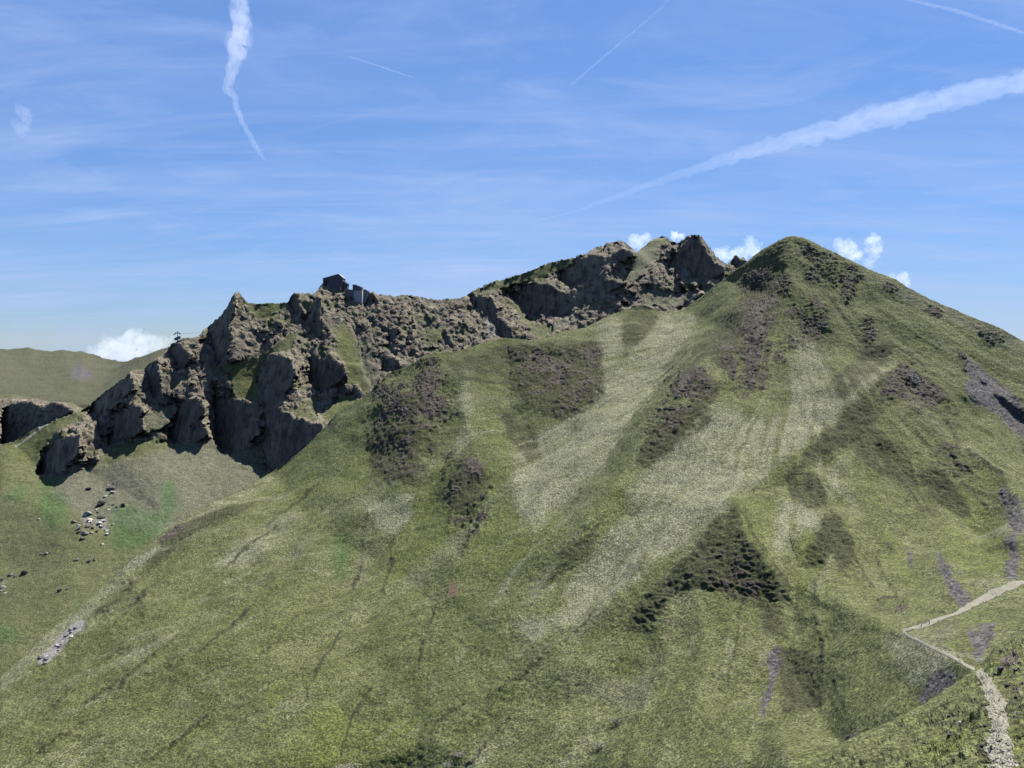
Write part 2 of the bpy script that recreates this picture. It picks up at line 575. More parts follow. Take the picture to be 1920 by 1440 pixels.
L3_LOOSE = ("1120,700,650 1060,740,620 1010,850,560 700,850,615 640,900,600 600,1000,535 700,1050,500 560,1100,470 680,1200,415 850,1150,418 500,1200,418 "
            "350,1120,480 300,1200,430 150,1300,400 0,1440,352 150,1440,350 -260,1600,340 0,1600,310 300,1350,370 400,1440,340 640,1440,330 640,1600,300 900,1440,312 "
            "1100,1440,295 1100,1600,265 1050,1320,335 1200,1250,345 1320,1180,345 1300,1330,290 1400,1440,240 1480,1440,215 1480,1600,195 "
            "1600,1150,305 1560,1250,285 1640,1240,262 1600,1350,232 1695,1186,258 1740,1170,262 1800,1142,275 1900,1105,292 1760,1218,225 1830,1256,188 "
            "1735,1325,205 1700,1280,228 1865,1216,215 1920,1170,232 1780,1060,345 1850,1080,312 1900,1040,330 1920,950,395 1880,880,455 1920,1105,292 "
            "1920,760,530 2180,850,480 2180,1000,380 2180,1200,240 2000,1100,290 1820,640,590 1900,1400,190 2180,1400,190 1800,1600,180 2180,1600,180 "
            "1620,1440,208 1560,1380,240 -260,300,600 800,300,900 2180,300,800 1490,300,900")

ROCKY3 = """
1390,540 1450,500 1480,540 1450,620 1450,720 1410,760 1370,740 1340,680 1350,630 1380,590
1480,560 1540,560 1560,640 1530,660 1480,640
1250,690 1320,680 1340,740 1310,790 1250,830 1200,840 1230,760
1640,690 1700,670 1760,720 1800,790 1740,790 1660,760
700,700 830,680 860,760 840,800 780,900 700,900 690,780
950,650 1120,640 1130,760 1060,790 960,720
1560,470 1500,445 1460,460 1440,500 1500,490 1560,540 1600,520
840,850 920,860 920,980 860,1020 845,940
1280,1050 1340,985 1390,1000 1440,1070 1470,1130 1390,1130 1290,1115
1180,1170 1280,1070 1280,1110 1220,1180
1740,820 1800,830 1830,900 1770,880
"""
ROCK3 = """
1242,737 1265,722 1277,700 1295,692 1320,697 1332,732 1307,745 1295,757 1282,742 1262,730
1350,645 1370,642 1380,670 1382,705 1372,715 1360,705 1355,670
1397,605 1425,600 1440,615 1432,645 1447,675 1445,705 1425,710 1415,735 1397,727 1400,695 1392,675 1400,650
1412,560 1445,550 1455,565 1445,582 1415,600 1397,595
1470,587 1490,575 1507,590 1522,610 1535,612 1547,612 1530,625 1512,615 1500,595
1525,567 1537,570 1547,590 1546,620 1537,617 1540,595
1460,635 1477,632 1492,640 1490,655 1472,647
1450,652 1475,660 1472,697 1465,680 1452,667
1395,520 1430,505 1450,510 1430,530 1400,545 1385,540
1455,520 1480,518 1492,535 1475,548 1455,545
1505,460 1530,470 1540,485 1515,480
1510,505 1535,510 1530,525 1515,520
1575,525 1610,525 1605,545 1590,565 1578,545
1620,600 1635,595 1642,620 1642,640 1625,637
1660,717 1687,683 1713,700 1747,720 1767,743 1737,767 1710,757 1680,750 1663,737
1790,647 1803,660 1817,690 1812,700 1797,670
1575,492 1600,500 1620,516 1600,512
1650,528 1680,540 1690,552 1660,542
1730,570 1760,580 1775,596 1745,588
1830,612 1880,632 1890,650 1850,640
790,673 817,660 820,707 813,747 833,770 807,783 793,773 790,730
700,727 733,730 750,753 767,787 750,793 737,767 707,743
760,820 780,830 775,850 757,840
953,660 990,660 993,677 960,673
1007,660 1027,660 1020,680 1007,673
1033,680 1070,683 1057,707 1043,710
1077,710 1117,700 1117,723 1083,720
1100,667 1120,647 1120,680 1107,677
1070,750 1087,743 1087,760 1070,760
875,860 893,865 905,890 890,900 872,885
900,955 912,960 912,972 900,968
1340,1040 1350,1035 1352,1052 1342,1055
300,1017 340,985 357,978 350,995 320,1020 303,1030
217,1092 240,1078 262,1085 240,1095
258,1125 265,1113 277,1115 268,1127
197,1147 207,1135 217,1150 212,1163 195,1162
740,860 756,850 760,875 745,880
1255,775 1282,765 1290,790 1262,800
1650,740 1665,735 1660,750
1745,835 1790,835 1795,850 1765,850
1640,1135 1700,1130 1705,1140 1680,1155 1650,1150
"""
DARK3 = """
1680,690 1690,740 1640,790 1600,830 1560,850 1470,900 1440,925 1480,880 1560,800 1620,745
1440,500 1480,520 1450,600 1400,640 1350,690 1330,660 1400,560
340,985 420,950 500,930 460,960 380,1000 330,1030 250,1110 170,1170 110,1230 60,1270 100,1215 240,1100
1280,1063 1313,1020 1337,980 1380,950 1393,1003 1423,1037 1447,1077 1467,1103 1470,1137 1447,1127 1420,1113 1380,1107 1373,1133 1347,1107 1280,1103
1177,1147 1207,1117 1237,1087 1280,1053 1280,1093 1247,1133 1227,1173 1207,1183 1180,1170
1553,970 1580,967 1583,990 1547,1060 1510,1067 1513,1040
1460,890 1500,890 1540,900 1555,950 1520,960 1480,930
1620,800 1680,830 1720,900 1770,960 1740,970 1680,900 1600,870
1240,800 1310,760 1340,790 1280,830 1210,880 1190,860
1300,650 1350,600 1390,560 1380,600 1330,660 1290,700
1560,720 1620,660 1680,640 1640,700 1580,750
1310,700 1350,720 1340,760 1310,760
720,800 790,790 780,900 720,900
850,900 890,870 905,900 880,980 855,960
870,1000 885,985 880,1030 862,1040
940,770 1000,800 1015,860 990,870 960,820
840,680 940,650 1120,640 1130,740 1080,780 1000,770 960,720 880,720
1170,590 1200,575 1240,590 1200,640 1170,680
1060,1020 1130,1000 1100,1040 1050,1080 1020,1100
690,830 740,840 740,910 700,890
1700,900 1760,880 1830,960 1800,970
1420,1130 1470,1140 1480,1200 1430,1190
1460,1220 1560,1230 1540,1320 1470,1340
1560,1010 1600,1000 1600,1060 1570,1080
1650,1010 1680,1020 1680,1040 1655,1040
"""
PALE3 = """
1700,676 1660,688 1600,744 1530,808 1460,873 1380,928 1290,1003 1200,1083 1110,1155 1050,1170 1060,1110 1110,1050 1140,1010 1180,950 1230,860 1290,800 1350,760 1430,790 1500,770 1560,730 1610,690
510,888 460,915 400,943 360,967 300,1012 233,1068 170,1124 107,1182 0,1268 0,1300 110,1205 240,1095 320,1030 400,965 470,930 520,900
1285,588 1310,600 1260,680 1190,780 1130,870 1050,950 1000,1010 960,930 970,830 1040,800 1100,770 1150,700 1200,640 1240,590
868,690 885,690 885,780 870,860 850,860 865,780
1120,610 1165,590 1170,640 1140,720 1115,760
1700,675 1640,720 1560,790 1480,850 1395,925 1375,930 1440,870 1530,780 1620,710
1523,853 1540,860 1573,903 1570,920 1560,940 1553,920 1537,887
1457,947 1493,950 1547,973 1557,963 1547,993 1513,1000 1497,1007 1480,1030 1453,1040
1583,1013 1567,1033 1540,1070 1520,1107 1515,1150 1530,1150 1535,1110 1555,1070 1585,1020
693,940 773,927 767,973 733,1000 713,993 673,940
980,1180 1100,1120 1250,1040 1340,970 1300,1000 1200,1075 1100,1150 1000,1210
390,1060 470,1000 540,960 580,965 540,1000 460,1060
1480,600 1540,650 1560,700 1530,760 1470,770 1500,700
1690,1180 1790,1230 1780,1250 1720,1290 1680,1260
"""
YELL3 = """
913,783 940,783 953,840 950,867 933,840
917,867 960,873 960,947 1050,953 1040,1023 1007,1057 957,1073 873,1073 880,1000 913,950
1137,893 1160,887 1207,873 1167,907 1163,957 1140,987 1107,1007 1073,1020 1020,1095 1030,1100 1070,1060
1590,767 1580,773 1533,807 1493,847 1460,880 1413,933 1380,932 1440,920 1487,873 1527,840 1533,817 1580,783
1380,935 1450,935 1453,1040 1440,1070 1395,1000
1500,1000 1530,1010 1560,1140 1490,1140
1763,947 1800,913 1847,947 1877,973 1883,1023 1880,1083 1780,1107 1763,1023
520,1420 560,1380 590,1340 640,1320 660,1360 740,1355 790,1330 830,1320 780,1370 767,1440 520,1440
500,1290 533,1280 525,1330 515,1390 500,1400
640,900 690,830 700,880 680,930 650,935
840,850 850,880 840,920 800,930 820,860
1595,830 1640,900 1660,960 1640,950 1610,880
1640,980 1690,1000 1740,1100 1700,1110 1660,1060
780,940 840,930 850,1000 780,1070 720,1100 730,1030
60,1360 90,1345 80,1370 50,1390
260,1325 320,1310 300,1340 262,1350
1820,860 1870,900 1880,920 1840,900
540,920 600,880 590,930 545,950
1720,1190 1790,1200 1790,1230 1740,1210
"""
SCREE3 = """
1873,907 1897,927 1920,940 1920,1000 1907,1007 1890,973 1877,947
1890,1010 1907,1003 1907,1095 1887,1105 1890,1057
1747,1020 1763,1033 1790,1090 1815,1120 1817,1137 1795,1135 1780,1110 1757,1060
1693,1017 1710,1027 1717,1073 1710,1080 1700,1050
1440,1227 1460,1207 1465,1240 1460,1267 1443,1313 1430,1347 1420,1327 1437,1300 1440,1260
1747,1267 1780,1247 1793,1270 1773,1293 1720,1323 1727,1297
1810,1190 1830,1173 1870,1163 1867,1193 1847,1220 1837,1237 1827,1237 1827,1213
1570,1407 1600,1373 1620,1373 1597,1397
1803,660 1827,683 1853,703 1890,733 1920,763 1920,827 1897,803 1863,770 1827,757 1810,737 1813,707
1690,690 1715,700 1740,720 1725,722 1700,705
"""
GRAVEL3 = """
1705,1192 1760,1172 1800,1160 1805,1185 1770,1212 1730,1205
1690,1190 1740,1215 1790,1240 1740,1290 1690,1260
1200,1090 1100,1180 1000,1250 990,1240 1100,1160
655,1130 675,1125 672,1160 660,1165
650,1080 665,1070 660,1110 648,1120
770,1060 783,1063 780,1105 772,1105
793,1065 803,1065 803,1108 793,1108
560,1010 590,985 580,1030 545,1060 500,1085 470,1105 480,1085 530,1050
1180,1300 1230,1240 1215,1300 1170,1310
1005,1285 1060,1265 1110,1255 1060,1280 1000,1292
1050,1300 1150,1270 1230,1290 1220,1330 1150,1320
680,960 700,960 690,1080 672,1120 668,1060
860,985 880,1000 862,1060 850,1040
"""
STONE3 = """
72,1242 100,1207 140,1172 165,1160 160,1178 130,1207 95,1242 72,1250
"""
RED3 = """
838,1070 850,1090 860,1110 860,1120 848,1127 838,1125 845,1105
1255,1160 1265,1155 1262,1175 1255,1175
1245,1190 1258,1190 1252,1203 1245,1200
1728,1137 1735,1137 1735,1142 1728,1142
1728,1151 1737,1151 1737,1158 1728,1158
"""
GREEN3 = "628,1005 655,1000 663,1030 650,1060 640,1083 624,1080"
CREASE_SHADE = ["420,1318 380,1347 330,1390 280,1428", "127,1257 57,1293 0,1318", "133,1373 77,1407 37,1440", "213,1282 190,1297 160,1320", "1160,1100 1110,1152 1057,1207", "1020,1238 973,1277 920,1300",  # shade of creases and a shadow line at the hairpin, painted as dark cover
           "880,1318 853,1333 820,1360", "1800,907 1830,930 1853,953", "1813,847 1850,870 1880,893", "1500,855 1530,840 1560,815", "1150,940 1110,1000 1060,1060 1020,1100", "1300,710 1240,790 1200,845",
           "1390,945 1415,1000 1450,1060 1480,1110", "690,950 684,1000 680,1060 660,1110", "790,690 800,740 796,800", "1560,960 1600,1040 1640,1110", "1560,560 1610,620 1640,660", "600,905 560,940 500,985",
           "520,985 470,1020 420,1065", "860,880 850,930 842,1000", "1700,690 1750,760 1800,830", "340,1180 280,1230 220,1290", "640,1180 600,1250 575,1320", "980,1330 920,1380 880,1440", "1774,1207 1795,1209 1818,1231", "1762,1214 1790,1222 1806,1236", "1700,1182 1706,1181 1714,1179", "1740,1150 1770,1148 1775,1158",
           "300,1085 250,1135 200,1190", "480,1130 430,1180 370,1225", "700,1290 660,1350 640,1420", "240,1200 170,1260 100,1330", "560,1150 520,1200 470,1250", "1180,1200 1150,1260 1130,1330",
           "1390,1140 1380,1220 1360,1300", "1530,1150 1545,1210 1550,1270", "1640,1040 1660,1090 1690,1140", "740,1000 735,1060 720,1120", "830,1130 800,1190 790,1250"]


def thin(l, w):
    P = np.array(pts(l))
    d = np.gradient(P, axis=0)
    nrm = np.stack([-d[:, 1], d[:, 0]], -1) / np.linalg.norm(d, axis=1)[:, None] * w
    return ' '.join('%.1f,%.1f' % tuple(p) for p in np.concatenate([P + nrm, (P - nrm)[::-1]])) + '\n'


m3 = {'rock': np.clip(polys(ROCK3, 5) * 0.85 + polys(ROCKY3, 14) * 0.36, 0, 1), 'dark': np.clip(0.8 * polys(DARK3, 4) + 0.3 * polys(DARK3, 14) + 0.22 * polys('1180,600 1300,560 1490,445 1920,640 1920,900 1760,900 1600,800 1500,740 1300,700 1150,760 830,900 690,900 690,700 820,660 1100,620', 45) + 0.9 * polys(''.join(thin(l, 3.0) for l in CREASE_SHADE), 1.5), 0, 1), 'pale': 0.75 * polys(PALE3, 6) + 0.3 * polys(PALE3, 22), 'yellow': polys(YELL3, 5),
      'scree': polys(SCREE3, 6), 'stone': np.clip(polys(STONE3, 4) + 0.3 * polys(thin('1660,694 1590,752 1520,812 1450,872 1376,926 1284,1000 1194,1078 1110,1150', 7.0) + thin('1275,600 1225,680 1170,760 1100,840 1040,900', 6.0), 5), 0, 1), 'red': polys(RED3, 4), 'green': polys(GREEN3, 9), 'tan': polys(GRAVEL3, 9) * 0.5 + 0.6 * polys('1560,478 1700,540 1790,578 1920,638 1920,668 1860,640 1790,606 1740,582 1700,568 1660,540 1600,505', 8) + 0.5 * polys('1387,925 1440,880 1520,800 1530,808 1447,888 1394,933', 4)}
L3 = base_depth(L3_LINES, L3_LOOSE, 5.0)
cavity3 = polys("""
1282,725 1297,722 1302,740 1295,755 1284,742
1680,695 1700,700 1720,712 1715,735 1690,730
795,735 810,745 815,770 800,775
""", 4)
nose3 = polys("1280,1063 1313,1020 1337,980 1376,945 1390,1003 1423,1037 1447,1077 1467,1103 1470,1137 1420,1123 1347,1115 1280,1113", 8)
L3 = relief(L3, [((-0.5, -0.8, 0.1), cavity3), ((-0.3, -0.6, 0.72), nose3 * 0.8)], 50)
FACES3 = (("1280,1063 1313,1020 1337,980 1378,932 1393,1003 1423,1037 1447,1077 1467,1103 1470,1137 1420,1125 1347,1115 1280,1113 1200,1180 1180,1165 1240,1090", (-0.36, -0.63, 0.69)),
          ("1382,932 1450,925 1480,1000 1500,1080 1490,1140 1472,1110 1440,1050 1398,995", (0.5, -0.38, 0.78)),
          ("1672,684 1690,740 1640,800 1580,860 1500,900 1440,925 1390,930 1460,876 1530,811 1600,746", (-0.08, -0.82, 0.56)),
          ("1553,970 1580,967 1583,990 1547,1060 1510,1067 1513,1040", (-0.6, -0.55, 0.58)),
          ("1583,990 1640,960 1640,1040 1600,1100 1540,1130 1530,1090", (0.42, -0.48, 0.77)),
          ("1300,706 1340,720 1300,800 1240,860 1180,960 1090,1060 1022,1100 1075,1020 1140,930 1200,830", (-0.1, -0.82, 0.56)),
          ("1282,590 1310,600 1250,690 1190,780 1130,870 1060,940 1000,1000 985,960 1050,885 1110,825 1180,760 1230,688", (-0.15, -0.45, 0.88)),
          ("1560,700 1600,745 1530,808 1460,873 1380,928 1290,1003 1200,1083 1180,1060 1280,970 1370,890 1450,820 1510,750", (-0.22, -0.42, 0.88)),
          ("955,650 1120,640 1130,740 1060,800 1000,830 960,760", (-0.12, -0.68, 0.72)),
          ("870,670 955,650 958,760 930,850 900,870 870,780", (0.22, -0.5, 0.84)),
          ("790,672 868,668 862,780 835,870 800,860 800,760", (-0.3, -0.6, 0.74)),
          ("850,900 890,870 905,900 880,980 855,1040 842,1000", (-0.4, -0.6, 0.7)),
          ("1720,760 1760,830 1800,900 1840,1000 1780,960 1700,900 1640,840 1680,790", (-0.1, -0.74, 0.66)),
          ("1490,450 1560,540 1610,612 1600,650 1540,600 1500,540 1470,520", (0.0, -0.62, 0.78)),
          ("1800,650 1850,700 1920,780 1920,830 1860,770 1810,735", (0.25, -0.55, 0.8)),
          ("1832,712 1848,716 1850,728 1836,724", (-0.7, -0.7, 0.05)), ("1866,738 1884,745 1925,776 1925,793 1890,772 1870,752", (-0.7, -0.7, 0.05)))
lab3 = np.zeros(GX.shape, int)
spec3 = {0: (None, 0.6)}
for i_, (txt, n_) in enumerate(FACES3):
    lab3[poly_mask(pts(txt)) > .5] = i_ + 1
    spec3[i_ + 1] = (n_, 1.0)
L3 = facets(L3, lab3, spec3, (640, 2000, 436, 1240), 130, 250, 0.12)
L3 = np.log(blur(np.exp(L3), 1.6))
SUMMIT = at(1490, 443, 700)


def disp_pyramid(P, n, M, u, v):
    dx, dy = P[:, 0] - SUMMIT.x, P[:, 1] - SUMMIT.y
    ang, rad = np.arctan2(dx, -dy) + perlin(P / 60, 31) * 0.03 + perlin(P / 18, 32) * 0.012, np.hypot(dx, dy)
    Q = np.stack([ang * 55, rad / 110, np.zeros_like(ang)], -1)
    sa = perlin(Q, 33) + 0.6 * perlin(Q * 2.1, 34)
    sb = perlin(Q * 0.6, 35) + 0.6 * perlin(Q * 1.7, 36)
    blob = perlin(P / 30, 37) + 0.7 * perlin(P / 11, 38) + 0.5 * perlin(P / 4.5, 39)
    sl = perlin(Q * np.array([0.33, 0.6, 1]), 48) + 0.5 * perlin(Q * np.array([1.1, 0.8, 1]), 49)
    rib = perlin(Q * np.array([0.8, 0.45, 1]), 91) + 0.6 * perlin(Q * np.array([1.9, 0.7, 1]), 92)
    M['pale'] = np.clip(M['pale'] * np.clip(0.74 + 0.55 * rib + 0.3 * sa + 0.2 * blob, 0.05, 1.1) + 0.55 * np.clip(sa - 0.05, 0, 1) * np.clip(0.6 + blob, 0, 1) + 0.12 * np.clip(blob, 0, 1) + 0.38 * np.clip(sl - 0.05, 0, 1), 0, 1)
    M['dark'] = np.clip(M['dark'] * np.clip(0.85 + 0.35 * blob - 0.5 * rib, 0.1, 1.2) + 0.45 * np.clip(sb + 0.4 * blob - 0.2, 0, 1) + 0.42 * np.clip(-sl - 0.1, 0, 1), 0, 1)
    M['yellow'] = np.clip(M['yellow'] * (0.8 + 0.5 * blob) + 0.25 * np.clip(blob - 0.3 + 0.3 * sb, 0, 1), 0, 1)
    M['scree'] = np.clip(M['scree'] * (1.0 + 0.45 * blob) + np.clip(M['scree'] * 4, 0, 1) * 0.35 * perlin(P / np.array([3, 3, 2]), 47), 0, 1)
    M['rock'] = M['rock'] * np.clip(0.85 + 0.9 * rib, 0, 1.3)
    frag = 0.5 * perlin(P / np.array([10, 10, 7]), 40) + 0.55 * perlin(P / np.array([5, 5, 1.8]), 44) + 0.5 * perlin(P / np.array([2.6, 2.6, 1.0]), 45)
    M['rock'] = np.clip(M['rock'] * (1.0 + 0.5 * blob) + np.clip(M['rock'] * 3, 0, 1) * 0.95 * frag, 0, 1)
    M['dark'] = np.clip(M['dark'] + 0.7 * np.clip(M['rock'] * 2, 0, 1), 0, 1)
    rock = np.clip(M['rock'] * 1.2 + M['dark'] * 0.3, 0, 1)
    smooth = np.clip(M['pale'] + M['scree'] + 0.3 * M['yellow'], 0, 1)
    Y = P[:, 1]
    sc = np.clip((Y - 120) / 200, 0.25, 1.0)
    # runnels that follow the fall line away from the summit
    dx, dy = P[:, 0] - SUMMIT.x, P[:, 1] - SUMMIT.y
    ang, rad = np.arctan2(dx, -dy), np.hypot(dx, dy)
    wob = perlin(P / 70, 21) * 0.05 + perlin(P / 25, 22) * 0.02
    R = np.stack([(ang + wob) * 20, rad / 200, np.zeros_like(ang)], -1)
    run = ridged(R, 11) * 0.8 + perlin(R * 2.6, 12) * 0.5
    d = run * 1.1 * np.clip((rad - 60) / 200, 0, 1) * sc * np.clip(1.3 - np.abs(ang) / 1.1, 0, 1)
    d += 2.2 * perlin(P / 60, 1) * sc + 1.3 * perlin(P / 22, 2) * sc
    rough = (0.3 + 0.6 * (1 - smooth) + 0.75 * M['dark']) * sc
    d += rough * (0.32 * perlin(P / 8, 3) + 0.2 * perlin(P / np.array([4.4, 4.4, 2.4]), 4) + 0.24 * perlin(P / np.array([2.2, 2.2, 1.3]), 5))
    d += rock * sc * (0.3 * ridged(P / np.array([11, 11, 8]), 6) + 0.45 * ridged(P / np.array([5, 5, 2.0]), 7) + 0.42 * ridged(P / np.array([2.4, 2.4, 1.0]), 8) + 0.2)
    d += M['dark'] * sc * (0.16 * ridged(P / np.array([6, 6, 3]), 16) + 0.27 * ridged(P / np.array([3.2, 3.2, 1.5]), 17))
    d += M['scree'] * sc * (0.5 * ridged(P / 2.6, 9) + 0.35 * ridged(P / 1.4, 19) - 0.5)
    lift = n * d[:, None]
    lift[:, 2] += 0.15 * d * (1 - rock)
    return lift


PYR_BOTTOM = "-260,1600 1300,1600 1380,1598 1450,1530 1560,1470 1650,1425 1735,1385 1790,1345 1830,1316 1865,1275 1920,1235 2000,1180 2180,1080"
pyramid = Slope("grassy_mountain", L3, [(a, b) for a, b, c in L3_CREST], PYR_BOTTOM, -240, 2170, 1.7, m3, disp_pyramid)

# ------------------------------------------------------------------ the craggy massif behind
L2_CREST = pts("-260,985,900 -120,905,940 0,835,985 25,828,990 60,806,1000 100,788,1010 155,766,1025 175,752,1032 217,720,1045 247,695,1055 260,691,1058 271,692,1062 "
               "277,682,1064 300,670,1070 310,665,1072 322,645,1078 337,637,1080 350,634,1084 370,630,1090 390,612,1098 410,595,1104 425,577,1110 435,556,1114 "
               "442,546,1116 450,550,1116 457,561,1118 465,569,1122 480,570,1130 540,566,1140 547,553,1142 552,549,1142 570,549,1143 587,552,1146 595,545,1147 "
               "605,538,1148 625,537,1150 645,545,1154 652,552,1158 670,563,1166 682,566,1170 690,552,1172 696,546,1172 710,551,1176 740,555,1186 765,550,1194 "
               "785,555,1202 800,560,1210 820,561,1218 840,558,1224 860,558,1232 870,555,1236 882,547,1240 920,529,1252 975,514,1268 1032,492,1285 1100,474,1300 "
               "1115,465,1305 1140,455,1312 1157,450,1318 1167,451,1320 1180,461,1326 1194,472,1338 1202,465,1372 1225,447,1395 1235,444,1400 1248,443,1402 1262,453,1392 1270,457,1330 "
               "1280,450,1306 1288,444,1302 1296,440,1300 1310,440,1300 1320,447,1301 1332,465,1304 1340,477,1306 1350,487,1308 1365,496,1316 1372,485,1322 1380,477,1325 1386,484,1327 "
               "1394,482,1328 1402,492,1330 1450,535,1330 1560,600,1320")
L2_LINES = [L2_CREST,
            "175,752,1032 160,785,1012 110,812,990 75,885,950",               # left foot of the crags
            "75,890,945 160,880,950 210,840,972 262,822,985 330,832,985 420,846,985 500,885,965 515,905,955",   # foot of the cliffs
            "620,545,1150 600,640,1112 585,720,1078 560,770,1055 505,880,985", # spine under the station
            "442,550,1116 430,640,1085 400,720,1050 340,830,990",              # spine under the spire
            "682,570,1168 670,640,1130 690,700,1090 712,730,1070",             # gully right of the station
            "480,572,1130 510,640,1105 490,700,1080 450,760,1045",             # gully left of the station
            "765,552,1194 780,620,1150 800,700,1105",
            "870,560,1235 900,610,1190 925,650,1150",
            "925,545,1246 965,600,1205 1000,640,1165",
            "960,545,1245 1050,560,1250 1120,545,1268 1190,500,1320",           # head of the dark hollow
            "960,590,1212 1040,600,1218 1120,580,1240 1220,520,1290",
            "1262,456,1392 1230,510,1330 1160,570,1250",
            "1303,442,1300 1310,500,1282 1310,540,1268"]
L2_LOOSE = ("0,920,900 100,960,860 -260,1100,790 200,1000,830 0,1050,800 300,960,865 400,930,910 300,1040,800 150,1110,745 0,1180,700 -100,1300,640 -260,1400,600 "
            "60,1250,660 200,1150,720 450,950,900 400,1050,820 600,900,900 800,800,1020 1000,750,1080 1300,650,1190 1500,700,1250 2180,700,1300 1200,600,1215 1290,580,1235 "
            "-260,1600,540 200,1600,560 1000,1600,700 2180,1600,900 -260,300,1300 600,300,1500 1300,300,1700 2180,300,1700 560,610,1125 860,640,1150 720,640,1128 1100,610,1218")
SHADE2 = """
507,665 532,666 545,675 550,692 552,710 540,732 532,750 525,767 522,795 520,815 520,840 490,840 492,812 495,782 492,755 487,730 479,715 487,697 495,680
550,784 575,788 600,797 608,808 512,888 500,880 490,830 520,835 522,800 530,770 545,775
577,678 600,674 612,672 622,665 629,675 647,692 650,702 640,717 617,732 600,739 592,737 587,725 579,715 579,690
637,725 647,720 655,735 650,740 638,741
669,722 677,737 679,749 665,749 660,742
595,555 601,562 601,590 605,620 612,637 607,642 600,630 592,622 590,602 572,610 565,616 575,595 587,575
547,552 562,552 560,565 570,585 575,587 560,590 550,580 542,572
515,605 530,602 525,615 510,622 507,637 497,655 495,645 502,627
442,548 432,562 422,580 400,602 385,615 400,655 410,685 425,685 427,655 435,630 432,605 440,580 441,562
400,722 410,730 415,745 445,750 462,755 487,757 496,770 492,777 475,787 482,802 485,815 470,827 457,840 425,845 400,835
342,752 357,747 375,752 382,765 382,782 370,790 357,802 360,817 345,830 325,832 315,827 312,812 322,800 322,780 335,767
370,787 385,795 390,815 375,827 362,827 357,812
277,685 297,672 300,697 305,712 302,732 307,745 297,755 285,745 277,720 272,695
320,650 335,642 347,655 360,665 357,680 345,692 332,697 325,685 320,670
245,700 250,720 250,732 225,757 200,772 185,787 182,775 160,782 175,752 207,730 225,715
217,777 235,775 252,765 262,760 270,772 265,785 272,807 252,820 230,825 210,835 200,840 207,812 215,792
123,823 150,817 150,850 120,883 110,887 77,893 72,880 83,850 110,827
163,863 180,857 187,863 170,877 157,877
732,670 747,675 750,685 732,695 712,700 717,682
735,655 750,655 742,668 730,664
682,567 695,547 706,553 697,570 682,580
882,555 905,556 922,559 930,575 932,595 950,605 960,617 962,638 937,637 927,615 920,590 915,572 895,590 890,580 885,570
947,550 975,551 980,537 995,532 1025,534 1040,540 1060,550 1075,542 1100,532 1120,522 1135,530 1155,527 1175,530 1157,545 1132,552 1112,562 1082,575 1067,590 1052,594 1037,582 1025,582 1007,594 985,587 975,575 962,562
1050,512 1082,497 1087,485 1107,477 1137,482 1162,465 1182,470 1194,480 1175,490 1150,497 1135,505 1137,530 1110,525 1082,537 1067,535 1050,525
1295,443 1310,443 1315,458 1325,475 1340,490 1355,502 1357,515 1340,522 1325,520 1300,520 1292,505 1280,507 1270,505 1252,502 1260,485 1272,470 1282,457
1310,537 1335,532 1342,542 1325,552 1310,545
1270,580 1282,567 1310,552 1320,550 1295,572 1277,582
1367,495 1380,478 1390,485 1400,487 1402,492 1385,507
730,615 745,615 748,630 735,645 728,635
836,627 846,627 850,650 858,655 850,660 838,650
1212,535 1240,530 1235,545 1215,545
"""
LIT2 = """
445,565 455,575 465,590 472,610 475,630 492,640 487,660 470,670 445,680 432,682 432,655 437,630 437,600
606,560 640,560 660,600 680,680 640,680 625,640 610,610
247,695 271,692 277,722 290,750 300,760 270,765 255,740
150,815 180,790 187,830 170,860 155,850
385,750 400,770 402,830 392,815 385,785
300,690 320,700 325,735 310,740
905,600 915,580 922,595 930,620 935,635 917,640 905,630
560,725 580,720 592,740 600,767 600,782 590,775 575,762 555,755
"""
GRASS2 = """
415,687 442,680 485,670 510,650 540,630 555,620 560,630 540,660 520,665 495,680 482,710 487,730 492,752 462,755 445,750 435,740 435,705
465,570 540,567 545,580 520,585 500,597 480,595 472,587
622,612 640,605 655,620 665,640 677,675 685,705 697,730 682,745 677,730 665,720 650,720 650,695 635,675 630,650
552,760 575,767 590,780 600,795 575,787 552,782
560,562 587,562 575,585 562,580
927,550 942,560 960,580 980,600 995,620 1005,635 1025,637 1035,620 1032,610 1012,610 992,600 975,582 955,560
870,556 920,532 975,517 1032,495 1100,478 1080,492 1045,510 1020,520 990,528 950,540 925,548
-260,985 -120,900 0,838 60,808 150,768 160,785 110,810 75,850 70,890 110,892 160,880 210,842 260,827 310,832 345,835 390,832 420,847 460,847 490,852 500,887 520,905 460,960 0,1400 -260,1590
800,640 815,620 830,610 835,625 815,650
1200,462 1226,450 1250,450 1230,465 1200,480
1315,450 1330,470 1345,492 1358,500 1348,500 1325,470
650,740 680,750 640,790 612,800 600,780
"""
TALUS2 = """
262,778 285,765 310,760 330,765 322,785 300,805 275,815 268,800
677,680 687,675 715,695 712,717 697,730 685,702
672,620 685,630 695,667 680,675 675,642
327,833 393,822 420,852 477,840 490,877 507,890 460,913 407,940 383,943 360,907 333,860
1200,560 1225,545 1262,550 1295,555 1275,575 1250,580 1200,570
1194,474 1230,468 1245,480 1210,510 1180,540 1130,570 1060,612 1030,632 1040,605 1090,580 1150,545 1185,500
130,890 330,840 380,950 300,1000 150,960 100,920
"""
GREEN2 = """
213,957 247,940 267,960 300,960 303,903 330,903 333,957 310,993 283,1013 247,1030 213,1027 207,1007
67,947 83,927 120,923 130,960 130,977 100,993 83,987
17,920 50,907 50,933 20,947
70,913 93,887 120,880 87,927
-20,1170 13,1167 40,1190 30,1203 -20,1207
110,1170 150,1125 150,1145 115,1175
"""
